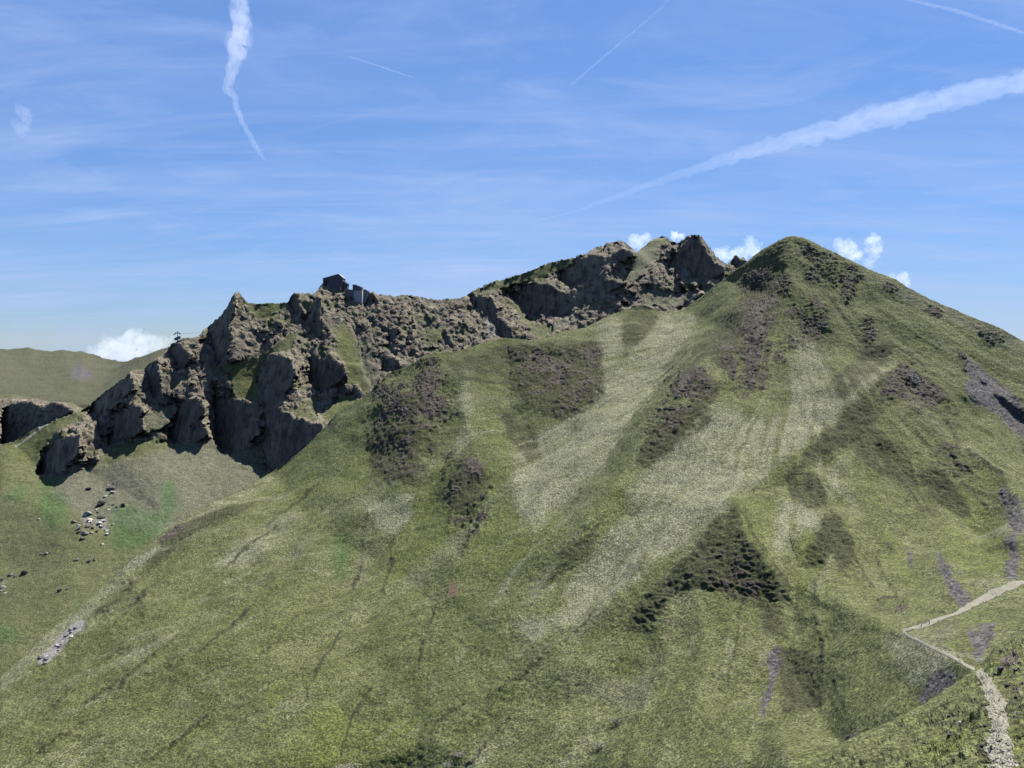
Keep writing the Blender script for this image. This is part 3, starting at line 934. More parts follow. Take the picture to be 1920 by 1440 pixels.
STONE2 = """
150,970 162,955 175,975 200,965 207,990 190,1000 170,985 150,985
905,600 915,580 922,595 930,620 935,635 917,640 905,630
0,1085 14,1080 12,1110 0,1115
"""
shade = polys(SHADE2, 3)
lit = polys(LIT2, 3)
grass2 = polys(GRASS2, 5)
rock2 = np.clip(1 - grass2 + shade, 0, 1)
tal2 = polys(TALUS2, 8)
m2 = {'rock': np.clip(rock2 - 0.75 * tal2 * (1 - shade), 0, 1), 'tan': np.clip(tal2 + blur(1 - grass2, 12) * 0.5 + polys('-260,985 0,840 75,885 200,870 500,900 300,1060 100,1200 -260,1500', 25) * 0.28, 0, 1),
      'green': polys(GREEN2, 7), 'stone': polys(STONE2, 5) * 0.55, 'shade': shade,
      'dark': polys("40,1000 150,960 210,1010 210,1060 100,1080 0,1060\n-260,1000 0,940 120,960 90,1100 200,1080 60,1220 -260,1400", 14) * 0.35}
L2 = base_depth(L2_LINES, L2_LOOSE, 3.0)
hard = np.zeros(GX.shape, int)
for k_, txt in ((1, GRASS2), (2, TALUS2), (3, LIT2), (4, SHADE2)):
    for line in txt.strip().splitlines():
        hard[poly_mask(pts(line)) > .5] = k_
# bare rock that is neither in a named face nor grass: small faces of its own, each turned a little differently
cells = np.floor(6 * perlin(np.stack([(WX * 0.8 + WY * 0.6).ravel() / 46, (WY * 0.8 - WX * 0.6).ravel() / 20, np.zeros(GX.size)], -1), 71) + 20).reshape(GX.shape).astype(int)
cn = np.stack([0.30 + 0.55 * np.sin(cells * 2.4), np.full(GX.shape, -0.62), 0.62 + 0.28 * np.cos(cells * 4.1)], -1)
lab2 = np.where(hard == 0, 100 + cells, hard)
spec2 = {1: (None, 0.5), 2: (None, 0.5), 3: ((0.5, -0.55, 0.67), 1.0), 4: ((-0.68, -0.72, 0.1), 1.0)}
for c_ in np.unique(cells):
    spec2[100 + int(c_)] = (cn, 0.7)
L2 = facets(L2, lab2, spec2, (-120, 1440, 432, 930))


def disp_crags(P, n, M, u, v):
    sh = np.clip(M['shade'], 0, 1)
    turf = 0.8 * perlin(P / np.array([26, 26, 18]), 81) + 0.6 * perlin(P / np.array([10, 10, 7]), 82) + 0.4 * perlin(P / 4, 83)
    M['rock'] = np.clip(M['rock'] - (1 - sh) * 1.7 * np.clip(turf + 0.03, 0, 1), 0, 1)
    rk = np.clip(M['rock'], 0, 1)
    near = np.clip((v - np.interp(u, [c[0] for c in L2_CREST], [c[1] for c in L2_CREST])) / 16, 0.3, 1)
    a = np.array([1, 1, 0.4])
    d = rk * near * (1.5 * ridged(P * a / 46, 1) + 1.2 * ridged(P * a / 19, 2))
    W = P + 2.5 * np.stack([perlin(P / 9, 41), perlin(P / 9, 42), perlin(P / 9, 43)], -1)
    d += rk * ((1.9 + 0.1 * sh) * ridged(W * np.array([1, 1, .16]) / 10, 14) - 0.7 * ridged(W * np.array([1, 1, .3]) / 6, 15))
    d += rk * (0.3 * ridged(W * a / 8.5, 3) - 0.26 * ridged(W * np.array([1, 1, .7]) / 4.2, 4) + 0.3 * ridged(P / 2.1, 5))
    Q = np.stack([P[:, 0] * 0.85 + P[:, 2] * 0.5, P[:, 1], P[:, 2] * 0.85 - P[:, 0] * 0.5], -1)
    Q = Q + 3 * np.stack([perlin(P / 14, 61), perlin(P / 14, 62), perlin(P / 14, 63)], -1)
    d += rk * (1 - sh) * (0.6 * ridged(Q / np.array([40, 14, 6]), 64) + 0.4 * ridged(Q / np.array([18, 7, 2.8]), 65))
    pock = np.clip(perlin(Q / np.array([20, 14, 9]), 12) - 0.15, 0, 1)
    d -= rk * (1 - sh) * (1 - np.clip(M['tan'] - 0.5, 0, 1)) * 2.6 * pock
    d *= np.clip(0.4 + 0.6 * near, 0, 1)
    d = d * (1 - 0.5 * sh)
    gr = 1 - rk
    d += gr * (1.6 * perlin(P / 50, 6) + 0.9 * perlin(P / 16, 7) + 0.4 * perlin(P / 5, 8) + 0.25 * perlin(P / np.array([4, 4, 1.3]), 11))
    return n * d[:, None]


crest2 = [(a, b) for a, b, c in L2_CREST]
CRAG_BOTTOM = "-260,1600 -60,1500 107,1330 300,1150 460,1040 560,960 700,840 820,760 1000,730 1190,680 1290,680 1400,600 1560,640"
crags = Slope("rocky_mountain", L2, crest2, CRAG_BOTTOM, -240, 1540, 1.6, m2, disp_crags, back_len=500, jag=2.4)

# ------------------------------------------------------------------ cliff band and far hills at left
L1_CREST = pts("-260,700,1650 -120,735,1600 0,741,1560 20,739,1560 40,742,1560 60,748,1555 90,753,1550 135,756,1540 150,765,1520 200,790,1480 260,830,1420 330,860,1380")
L1 = base_depth([L1_CREST, "-260,860,1380 0,845,1400 60,815,1420 100,795,1440 150,778,1470"],
                "-260,1000,1200 0,1000,1200 330,1000,1200 -260,300,2200 330,300,2200 2180,300,2200 2180,1600,800 -260,1600,800", 4)
sh1 = polys("0,778 20,757 60,754 85,765 100,752 140,768 132,778 80,808 25,832 0,838\n-200,800 -120,770 -20,775 -10,835 -200,870", 3)
L1 = facets(L1, (sh1 > .5).astype(int), {0: (None, 0.5), 1: ((-0.66, -0.74, 0.05), 1.0)}, (-250, 330, 700, 940), 120, 200)
r1 = np.clip(sh1 + polys("0,748 60,750 150,762 140,778 60,815 0,845 -200,880 -200,750", 4), 0, 1)
m1 = {'rock': r1, 'shade': sh1, 'tan': polys("-200,690 150,745 160,770 -200,760", 6) * 0.5}


def disp_band(P, n, M, u, v):
    rk = np.clip(M['rock'], 0, 1)
    a = np.array([1, 1, 0.42])
    d = rk * (1.5 * ridged(P * a / 40, 1) + 1.3 * ridged(P * a / 16, 2) + 0.9 * ridged(P / 7, 3) + 0.5 * perlin(P / 3, 4))
    d += (1 - rk) * (2 * perlin(P / 60, 5) + perlin(P / 20, 6) + 0.5 * perlin(P / 6, 7))
    return n * d[:, None]


band = Slope("cliff_hill", L1, [(a, b) for a, b, c in L1_CREST], "-260,1050 330,1000", -240, 320, 1.7, m1, disp_band)

L0_CREST = pts("-260,640,3100 -120,650,3000 0,655,2950 35,654,2940 52,652,2930 75,657,2920 100,659,2900 120,657,2890 135,660,2880 155,659,2860 175,667,2820 200,673,2740 225,678,2640 "
               "240,677,2560 270,668,2450 300,655,2400 320,648,2380 360,640,2350 420,640,2350")
L0 = base_depth([L0_CREST, "235,680,2580 200,715,2150 150,745,1850", "320,650,2380 230,720,1900 180,755,1700"],
                "-260,740,2000 0,740,1900 60,700,2350 420,760,1700 -260,900,1600 420,900,1500 -260,300,4000 420,300,4000 2180,300,4000 2180,1600,900 -260,1600,900", 6)
m0 = {'tan': polys("-260,640 0,650 150,655 230,680 180,700 60,710 -260,730", 12) * 0.95 + 0.6, 'dark': 0.7 + 0 * GX, 'scree': polys("133,690 150,682 180,695 172,712 150,716 133,708", 5) * 0.75,
      'yellow': polys("230,690 320,650 330,700 200,760 100,750", 14) * 0.45, 'green': polys("195,685 220,680 215,705 195,705", 5) * 0.4,
      'pale': polys("140,752 230,715 235,720 160,757", 4), 'rock': polys("-100,655 -40,650 -30,690 -90,690", 6) * 0.3}


def disp_far(P, n, M, u, v):
    d = 5 * perlin(P / 160, 1) + 3 * ridged(P / 70, 2) * 0.6 + 1.6 * perlin(P / 25, 3) + 0.8 * perlin(P / 9, 4)
    return n * d[:, None]


far = Slope("far_hill", L0, [(a, b) for a, b, c in L0_CREST], "-260,850 420,850", -240, 420, 1.8, m0, disp_far, back_len=900, back_slope=0.4)

# ------------------------------------------------------------------ the near hillside with the path
L4_CREST = pts("1260,1598,92 1300,1560,100 1450,1470,120 1560,1411,135 1650,1366,142 1700,1342,146 1735,1324,150 1765,1303,154 1790,1284,160 1815,1265,167 1832,1255,174 1865,1216,182 1920,1172,192 2000,1110,200 2180,1000,215")
L4 = base_depth([L4_CREST, "1838,1256,172 1850,1275,140 1862,1310,112 1872,1360,86 1872,1440,63 1870,1600,42"],
                "1700,1440,88 1780,1380,100 1780,1320,130 1620,1420,112 1560,1480,98 1920,1300,112 1920,1240,145 1920,1440,58 2180,1440,46 2180,1200,115 1600,1600,66 1300,1600,92 2180,1600,36 "
                "2180,300,400 0,300,300 0,1600,90", 4)
m4 = {'yellow': polys("1700,1420 1770,1380 1830,1360 1830,1400 1760,1440\n1850,1250 1920,1200 1920,1260 1870,1270\n1890,1380 1920,1370 1920,1420 1895,1420", 8) * 0.9,
      'dark': polys("1740,1330 1830,1290 1850,1320 1790,1350\n1880,1270 1920,1270 1920,1360 1890,1350\n1600,1420 1700,1390 1700,1430 1620,1440", 10) * 0.55,
      'rock': polys("1868,1240 1890,1228 1920,1225 1920,1250 1880,1262\n1895,1290 1920,1285 1920,1310 1900,1312", 4) * 0.7}


def disp_near(P, n, M, u, v):
    d = 0.9 * perlin(P / 14, 1) + 0.5 * perlin(P / 5, 2) + 0.5 * perlin(P / np.array([2.2, 2.2, 1.6]), 3) + 0.28 * ridged(P / 0.95, 4) + 0.09 * perlin(P / 0.35, 5)
    d += np.clip(M['rock'], 0, 1) * (0.5 * ridged(P / 1.6, 6) + 0.2 * perlin(P / 0.6, 7))
    edge = np.clip((v - np.interp(u, [c[0] for c in L4_CREST], [c[1] for c in L4_CREST])) / 12, 0.4, 1)
    return n * (d * edge)[:, None]


near = Slope("near_hillside", L4, [(a, b) for a, b, c in L4_CREST], "1260,1600 2180,1600", 1262, 2160, 1.3, m4, disp_near, back_len=60, back_slope=0.5)
for s in (pyramid, crags, band, far, near):
    s.obj.data.materials.append(MAT_T)
    print(s.obj.name, s.nv)


# ground that carries on outside the frame: to the right of the path, and back under the camera
def carry_on():
    A = near.P[near.nb:]
    last = np.array([min(int((near.B[i] - near.S[i]) / near.step), A.shape[0] - 2) for i in range(A.shape[1])])
    edge = A[:last[-1] + 1, -1][::2]
    s_ = np.linspace(0, 1, 60) ** 1.5 * 150
    right = edge[:, None] + s_[None, :, None] * np.array([1.0, 0.1, 0.04])
    foot = A[last, np.arange(A.shape[1])][::2]
    low_ = np.stack([foot[:, 0] * 0.6 - 2, np.full(len(foot), 4.0), np.full(len(foot), -3.2)], -1)
    far_ = low_ + np.array([0, -60.0, -1.0])
    f = np.linspace(0, 1, 70)[:, None, None]
    back = np.concatenate([foot[None] * (1 - f) + low_[None] * f, low_[None] * (1 - f[1:]) + far_[None] * f[1:]], 0)
    corner = back[:, -1][:, None] + s_[None, :, None] * np.array([1.0, 0.1, 0.0])
    out = []
    for i, G in enumerate((right, back, corner)):
        q = G.reshape(-1, 3)
        n_ = (0.5 * perlin(q / 9, 1) + 0.3 * perlin(q / 2.5, 2) + 0.12 * perlin(q / 0.9, 3)).reshape(G.shape[:2])
        G = G.copy()
        G[..., 2] += n_ - 0.35
        out.append(G)
    return out


# ------------------------------------------------------------------ small materials
def mat(name, col, rough=0.8, spots=None, scale=1.0, bump=0.0, metal=0.0):
    m = bpy.data.materials.new(name)
    m.use_nodes = True
    t = m.node_tree
    bs = t.nodes['Principled BSDF']
    c4 = (*col, 1)
    P = node(t, 'ShaderNodeTexCoord').outputs['Object']
    n = noise_node(t, P, scale, 5, 0.65)
    c = mixc(t, ramp(t, n, 0.35, 0.68), c4, (*(spots or tuple(x * 0.6 for x in col)), 1))
    setin(t, bs, {'Base Color': c, 'Roughness': rough, 'Metallic': metal, 'Specular IOR Level': 0.25})
    if bump:
        b = node(t, 'ShaderNodeBump')
        setin(t, b, {'Strength': 0.7, 'Distance': bump, 'Height': n})
        t.links.new(b.outputs[0], bs.inputs['Normal'])
    return m


M_PALE = mat("pale_stone", (0.33, 0.31, 0.28), 0.9, (0.2, 0.19, 0.17), 1.5, 0.2)
M_GREY = mat("grey_stone", (0.15, 0.14, 0.137), 0.9, (0.075, 0.07, 0.068), 1.2, 0.2)
M_DARKR = mat("dark_basalt", (0.06, 0.057, 0.057), 0.9, (0.032, 0.032, 0.03), 1.0, 0.2)
M_CLAD = mat("grey_cladding", (0.075, 0.074, 0.078), 0.7, (0.055, 0.053, 0.058), 0.5)
M_ROOF = mat("grey_metal_roof", (0.2, 0.21, 0.22), 0.5, (0.15, 0.16, 0.17), 0.4)
M_CONC = mat("weathered_concrete", (0.3, 0.29, 0.275), 0.9, (0.21, 0.205, 0.2), 0.35)
M_CONCD = mat("dark_concrete", (0.12, 0.118, 0.12), 0.9, (0.085, 0.083, 0.085), 0.5)
M_STEEL = mat("dark_steel", (0.07, 0.075, 0.085), 0.5, (0.05, 0.05, 0.055), 1.0)
M_YEL = mat("pale_yellow_paint", (0.6, 0.56, 0.3), 0.6, (0.45, 0.42, 0.22), 1.0)
M_WOOD = mat("grey_weathered_wood", (0.07, 0.06, 0.05), 0.9, (0.04, 0.035, 0.03), 6.0)
M_BAYSHADE = mat("painted_bay_shade", (0.02, 0.02, 0.024), 0.9)  # near-black colour painted for the shade inside the station's cabin bay
M_GLASS = mat("window_glass", (0.04, 0.05, 0.06), 0.1)
M_SHRUB = mat("heather_leaves", (0.15, 0.152, 0.1), 0.9, (0.19, 0.185, 0.14), 2.0)
M_STEM = mat("woody_stems", (0.07, 0.055, 0.04), 0.9)


def path_material():
    m = bpy.data.materials.new("trodden_path")
    m.use_nodes = True
    t = m.node_tree
    bs = t.nodes['Principled BSDF']
    P = node(t, 'ShaderNodeNewGeometry').outputs['Position']
    a = noise_node(t, P, 1 / 0.9, 4, 0.7)
    b = noise_node(t, P, 1 / 0.22, 3, 0.7)
    vo = node(t, 'ShaderNodeTexVoronoi', feature='DISTANCE_TO_EDGE')
    setin(t, vo, {'Vector': P, 'Scale': 2.2})
    c = mixc(t, ramp(t, b, 0.35, 0.7), (0.15, 0.142, 0.105, 1), (0.255, 0.243, 0.195, 1))
    c = mixc(t, ramp(t, a, 0.56, 0.66, 0, 0.8), c, (0.085, 0.082, 0.055, 1))
    c = mixc(t, ramp(t, vo.outputs['Distance'], 0.0, 0.07, 0.6, 0), c, (0.05, 0.047, 0.038, 1))
    bp = node(t, 'ShaderNodeBump')
    setin(t, bp, {'Strength': 1.0, 'Distance': 0.25, 'Height': mth(t, 'ADD', a, mth(t, 'MULTIPLY', vo.outputs['Distance'], 1.5))})
    setin(t, bs, {'Base Color': c, 'Roughness': 0.95, 'Specular IOR Level': 0.2, 'Normal': bp.outputs[0]})
    return m


M_PATH = path_material()


# ------------------------------------------------------------------ object helpers
def link(name, me, m=None, parent=None, smooth=False):
    o = bpy.data.objects.new(name, me)
    COL.objects.link(o)
    if m is not None:
        me.materials.append(m)
    if parent is not None:
        o.parent = parent
    if smooth:
        me.polygons.foreach_set('use_smooth', np.ones(len(me.polygons), bool))
    return o


def from_bm(name, bm, m, parent=None, smooth=False):
    bmesh.ops.recalc_face_normals(bm, faces=bm.faces)
    me = bpy.data.meshes.new(name)
    bm.to_mesh(me)
    bm.free()
    return link(name, me, m, parent, smooth)


def tag(o, label, cat, group=None):
    o['label'], o['category'] = label, cat
    if group:
        o['group'] = group
    return o


def thing(name, loc, label, cat, group=None, rz=0.0):
    o = bpy.data.objects.new(name, None)
    COL.objects.link(o)
    o.location = loc
    o.rotation_euler = (0, 0, rz)
    o.empty_display_size = 0.5
    return tag(o, label, cat, group)


def box(bm, x0, x1, y0, y1, z0, z1, bev=0.0):
    vs = [bm.verts.new((x, y, z)) for x in (x0, x1) for y in (y0, y1) for z in (z0, z1)]
    fs = [bm.faces.new([vs[i] for i in f]) for f in ((0, 1, 3, 2), (4, 6, 7, 5), (0, 4, 5, 1), (2, 3, 7, 6), (0, 2, 6, 4), (1, 5, 7, 3))]
    if bev:
        es = {e for f in fs for e in f.edges}
        bmesh.ops.bevel(bm, geom=list(es), offset=bev, segments=1, affect='EDGES')


def prism(bm, prof, y0, y1):
    """profile in x,z pushed from y0 to y1"""
    a = [bm.verts.new((x, y0, z)) for x, z in prof]
    b = [bm.verts.new((x, y1, z)) for x, z in prof]
    n = len(prof)
    bm.faces.new(a)
    bm.faces.new(b[::-1])
    for i in range(n):
        bm.faces.new((a[i], b[i], b[(i + 1) % n], a[(i + 1) % n]))


def bar(bm, p, q, r, sides=6, r2=None):
    p, q = Vector(p), Vector(q)
    d = (q - p).normalized()
    k = d.cross(Vector((0, 0, 1)) if abs(d.z) < 0.9 else Vector((1, 0, 0))).normalized()
    l = d.cross(k)
    r2 = r if r2 is None else r2
    A = [bm.verts.new(p + (k * math.cos(t) + l * math.sin(t)) * r) for t in [2 * math.pi * i / sides for i in range(sides)]]
    B = [bm.verts.new(q + (k * math.cos(t) + l * math.sin(t)) * r2) for t in [2 * math.pi * i / sides for i in range(sides)]]
    bm.faces.new(A[::-1])
    bm.faces.new(B)
    for i in range(sides):
        bm.faces.new((A[i], A[(i + 1) % sides], B[(i + 1) % sides], B[i]))


# ------------------------------------------------------------------ paths (trodden ground laid on the slopes)
def ribbon(slope, stations, lift, sub=8, dens=1.0):
    st = np.array(pts(stations))
    seg = np.hypot(np.diff(st[:, 0]), np.diff(st[:, 1]))
    L = np.concatenate([[0], np.cumsum(seg)])
    n = int(L[-1] / dens) + 2
    s = np.linspace(0, L[-1], n)
    u, v, w = (np.interp(s, L, st[:, i]) for i in range(3))
    du, dv = np.gradient(u), np.gradient(v)
    l = np.hypot(du, dv) + 1e-6
    nx, ny = -dv / l, du / l
    q = np.stack([s, s * 0, s * 0], -1)
    jl, jr = perlin(q / 9, 1) * 0.18 + perlin(q / 3.1, 2) * 0.14, perlin(q / 9, 3) * 0.18 + perlin(q / 3.1, 4) * 0.14
    rows = []
    for k in range(sub + 1):
        f = -0.5 + k / sub
        off = f * w * (1 + (jl if f < 0 else jr) * 2)
        p = slope.pos(u + nx * off, v + ny * off)
        p[:, 2] += lift * (1 - 2.4 * max(0, abs(f) - 0.38))
        rows.append(p)
    return np.stack(rows, 0)


def grid_mesh(name, parts):
    co, fc, base = [], [], 0
    for A in parts:
        h, w = A.shape[:2]
        ids = np.arange(h * w).reshape(h, w) + base
        co.append(A.reshape(-1, 3))
        fc.append(np.stack([ids[:-1, :-1], ids[:-1, 1:], ids[1:, 1:], ids[1:, :-1]], -1).reshape(-1, 4))
        base += h * w
    me = bpy.data.meshes.new(name)
    me.from_pydata(np.concatenate(co).tolist(), [], np.concatenate(fc).tolist())
    bm = bmesh.new()
    bm.from_mesh(me)
    for f in bm.faces:
        if f.normal.z < 0:
            f.normal_flip()
    bm.to_mesh(me)
    bm.free()
    return me


me = grid_mesh("ground", carry_on())
o = link("ground", me, MAT_T, smooth=True)
o['kind'] = 'structure'

UP = "1694,1186,4 1712,1181,4.5 1740,1173,6 1780,1157,6.5 1815,1138,8 1850,1120,9 1880,1111,9 1920,1101,9 2000,1075,9"
LO = "1694,1186,3 1700,1191,3.5 1712,1198,4 1730,1207,4.5 1765,1222,5 1800,1238,6.5 1822,1249,9 1833,1256,12"
NE = "1834,1257,12 1842,1266,16 1849,1279,22 1858,1297,25 1868,1320,28 1877,1345,34 1881,1375,37 1880,1400,41 1877,1440,45 1872,1500,64 1868,1590,90"
me = grid_mesh("path", [ribbon(pyramid, UP, 0.14), ribbon(pyramid, LO, 0.14), ribbon(near, NE, 0.1, 24, 0.8)])
o = link("path", me, M_PATH, smooth=True)
o['kind'] = 'structure'
me = grid_mesh("path", [ribbon(crags, "90,795,3 82,799,3 74,803,4 66,811,4 60,815,4 50,824,4 40,831,3 28,838,3", 0.5, 4)])
o = link("path", me, M_PATH, smooth=True)
o['kind'] = 'structure'

# ------------------------------------------------------------------ cable car top station on the ridge
def px_frame(u, v, Y):
    return at(u, v, Y), Y / F


def build_station():
    c, k = px_frame(625, 537, crags.pos(628, 543)[0][1] + 6.5)
    t = thing("cable_car_station", c, "dark gabled cable car station perched on the rocky ridge", "cable car station")
    prof = [(607.8, 523.4), (637, 515.4), (644.6, 521.8), (644.6, 548), (612, 552), (607.8, 552)]
    P = [((a - 625) * k, (537 - b) * k) for a, b in prof]
    bm = bmesh.new()
    prism(bm, P, -7, 12)
    body = from_bm("wall", bm, M_CLAD, t)
    bm = bmesh.new()
    for i in range(9):
        x = (617.8 + i * 2.9 - 625) * k
        top = np.interp(617.8 + i * 2.9, [607.8, 637, 644.6], [523.4, 515.4, 521.8])
        box(bm, x - 0.09, x + 0.09, -7.12, -7.0, (537 - 538) * k, (537 - top) * k - 0.5)
    from_bm("cladding_seam", bm, M_STEEL, body)
    bm = bmesh.new()
    for (a, b), (d, e) in ((prof[0], prof[1]), (prof[1], prof[2])):
        ext = 0.8
        if a < 620:
            a, b = a - ext, b + ext * 0.27
        else:
            d, e = d + ext * 1.3, e + ext * 1.1
        A, B = Vector(((a - 625) * k, 0, (537 - b) * k)), Vector(((d - 625) * k, 0, (537 - e) * k))
        prism(bm, [(A.x, A.z + 0.02), (B.x, B.z + 0.02), (B.x, B.z + 0.7), (A.x, A.z + 0.7)], -8.2, 13)
    from_bm("roof", bm, M_ROOF, t)
    bm = bmesh.new()
    box(bm, (609.2 - 625) * k, (615.8 - 625) * k, -7.25, -6.9, -3.0, 8.2)
    bay = from_bm("bay_shade_panel", bm, M_BAYSHADE, t)  # solid panel on the wall; the opening's shade is its colour
    bm = bmesh.new()
    for x in (609.0, 612.4, 616.0):
        box(bm, (x - 625) * k - 0.25, (x - 625) * k + 0.25, -7.6, -7.2, -6, 9.0)
    from_bm("bay_post", bm, M_STEEL, bay)
    for dy in (-5.5, 4):
        bm = bmesh.new()
        bar(bm, ((609 - 625) * k, dy, 4.5), ((600.5 - 625) * k, dy, -3.0), 0.9, 4)
        bar(bm, ((600.5 - 625) * k, dy, -2.6), ((600.0 - 625) * k, dy, -9.0), 0.9, 4)
        from_bm("support_strut", bm, M_CONCD, t)
    bm = bmesh.new()
    box(bm, (600 - 625) * k, (608.5 - 625) * k, -5, 9, -4.2, -2.6)
    from_bm("landing_deck", bm, M_CONCD, t)
    bm = bmesh.new()
    prism(bm, [((644.7 - 625) * k, (537 - 529.5) * k), ((652 - 625) * k, (537 - 532) * k), ((652 - 625) * k, -9), ((644.7 - 625) * k, -9)], -4, 9)
    an = from_bm("annex_wall", bm, M_CLAD, t)
    bm = bmesh.new()
    prism(bm, [((643.5 - 625) * k, (537 - 528.6) * k), ((654.2 - 625) * k, (537 - 532.3) * k), ((654.2 - 625) * k, (537 - 531.3) * k), ((643.5 - 625) * k, (537 - 527.6) * k)], -6, 10)
    from_bm("annex_roof", bm, M_ROOF, t)
    for x in (621.5, 626.5, 631.5):
        bm = bmesh.new()
        box(bm, (x - 625) * k, (x + 2 - 625) * k, -7.3, -7.05, (537 - 531.5) * k, (537 - 528.6) * k)
        from_bm("window", bm, M_GLASS, t)


build_station()
c, k = px_frame(638.5, 540, crags.pos(638.5, 542)[0][1] - 1.0)
bm = bmesh.new()
bar(bm, (-1.0, 0, 2.8), (0.9, -0.5, -2.6), 0.55, 8)
bar(bm, (-1.0, 0, 2.8), (-1.0, 2.5, 3.4), 0.55, 8)
o = from_bm("drain_chute", bm, M_YEL)
o.location = c
tag(o, "short pale yellow chute below the station wall", "chute")

c, k = px_frame(671, 550, crags.pos(672, 566)[0][1] + 4)
t = thing("winch_building", c, "square grey concrete block with slanted dark top right of the station", "building")
bm = bmesh.new()
prism(bm, [((664 - 671) * k, -14), ((680 - 671) * k, -14), ((680 - 671) * k, (550 - 544.6) * k), ((664 - 671) * k, (550 - 544.6) * k)], -5, 5)
from_bm("wall", bm, M_CONC, t)
bm = bmesh.new()
prism(bm, [((662.6 - 671) * k, (550 - 544.5) * k), ((679.6 - 671) * k, (550 - 544.5) * k), ((679.6 - 671) * k, (550 - 539.4) * k), ((668 - 671) * k, (550 - 535) * k), ((662.6 - 671) * k, (550 - 535) * k)], -5.6, 5.6)
up = from_bm("upper_storey", bm, M_CLAD, t)
bm = bmesh.new()
prism(bm, [((662.2 - 671) * k, (550 - 534.9) * k), ((668.2 - 671) * k, (550 - 534.9) * k), ((680.2 - 671) * k, (550 - 539.5) * k), ((680.2 - 671) * k, (550 - 538.8) * k), ((668.2 - 671) * k, (550 - 534.1) * k), ((662.2 - 671) * k, (550 - 534.1) * k)], -6, 6)
from_bm("roof", bm, M_ROOF, t)
c, k = px_frame(656, 548, crags.pos(656, 556)[0][1] + 2)
bm = bmesh.new()
prism(bm, [(-9.5 * k, 6.2 * k), (-3 * k, 6.2 * k), (-3 * k, 5.2 * k), (7 * k, 4.6 * k), (7 * k, -22 * k), (-9.5 * k, -16 * k)], -2.5, 2.5)
bmesh.ops.bevel(bm, geom=list(bm.edges), offset=0.12, segments=1, affect='EDGES')
o = from_bm("linking_wall", bm, M_CONCD)
o.location = c
tag(o, "low dark wall joining the station to the concrete block", "wall")
c, k = px_frame(687, 552, crags.pos(687, 562)[0][1] + 2)
bm = bmesh.new()
prism(bm, [(-6.5 * k, 9 * k), (-1 * k, 9.4 * k), (7 * k, 5 * k), (7 * k, -16 * k), (-6.5 * k, -16 * k)], -3, 3)
bmesh.ops.bevel(bm, geom=list(bm.edges), offset=0.15, segments=1, affect='EDGES')
o = from_bm("wing_wall", bm, M_CONC)
o.location = c
tag(o, "pale concrete wall sloping down from the block into the ridge", "wall")

# ------------------------------------------------------------------ lift pylon on the left shoulder, with its cables
g = Vector(crags.pos(333, 643)[0])
k = g.y / F
t = thing("lift_pylon", g, "lone steel cable car pylon with tilted platform on the left rock shoulder", "pylon")
bm = bmesh.new()
bar(bm, (0, 0, -3), (0.2, 0, 14.6), 0.42, 6, 0.3)
bar(bm, (-1.6, -0.5, -3), (0, 0, 5), 0.28, 6)
bar(bm, (2.4, 0.5, -3), (0.3, 0, 5.5), 0.28, 6)
from_bm("mast", bm, M_STEEL, t)
bm = bmesh.new()
for a, b in (((-4.0, 10.2), (-1.2, 12.1)), ((-1.2, 12.1), (1.3, 12.1)), ((1.3, 12.1), (3.9, 11.3))):
    bar(bm, (a[0], -0.5, a[1]), (b[0], -0.5, b[1]), 0.62, 6)
from_bm("crossarm", bm, M_STEEL, t)
bm = bmesh.new()
box(bm, -3.9, 3.9, -1.5, 1.5, -1.5, 1.5, 0.25)
p = from_bm("service_platform", bm, M_STEEL, t)
p.location = (0.2, -0.3, 5.6)
p.rotation_euler = (0, math.radians(-24), 0)
for sx in (-3.6, 3.4):
    bm = bmesh.new()
    bmesh.ops.create_cone(bm, cap_ends=True, segments=14, radius1=0.7, radius2=0.7, depth=0.4)
    w = from_bm("sheave", bm, M_STEEL, t)
    w.location = (sx, -1.3, 10.3 + (0.6 if sx > 0 else 0))
    w.rotation_euler = (math.radians(90), 0, 0)
for i, dy in enumerate((-2.0, 2.0)):
    a = at(601, 535 + i * 1.2, 1145) + Vector((0, dy, 0))
    b = g + Vector((-3.6 + 7 * i, -1.3, 11))
    bm = bmesh.new()
    prev = None
    for q in range(25):
        f = q / 24
        p = a.lerp(b, f) - Vector((0, 0, 30 * 4 * f * (1 - f) * 0.5))
        if prev is not None:
            bar(bm, prev, p, 0.06, 5)
        prev = p
    o = from_bm("hauling_cable", bm, M_STEEL)
    tag(o, "thin steel cable sagging from the station down to the pylon", "cable", "cables between station and pylon")


def post(name, slope, u, v, h, r, label, cat, m=M_WOOD, group=None):
    p = Vector(slope.pos(u, v)[0])
    bm = bmesh.new()
    bar(bm, (0, 0, -0.5 * h), (0.04 * h, 0, 0.86 * h), r, 7, r * 0.9)
    bar(bm, (0.04 * h, 0, 0.86 * h), (0.045 * h, 0, h), r * 1.25, 7, r * 0.5)
    o = from_bm(name, bm, m)
    o.location = p
    return tag(o, label, cat, group)


post("marker_pole", crags, 337.5, 640, 3.4, 0.3, "short steel pole just right of the pylon", "pole", M_STEEL)
post("marker_pole", crags, 587.5, 552, 3.0, 0.25, "small pole on the saddle left of the station", "pole", M_STEEL)
post("summit_marker", crags, 1159, 450, 3.2, 0.35, "tiny marker on the round top left of the highest summit", "marker", M_STEEL)

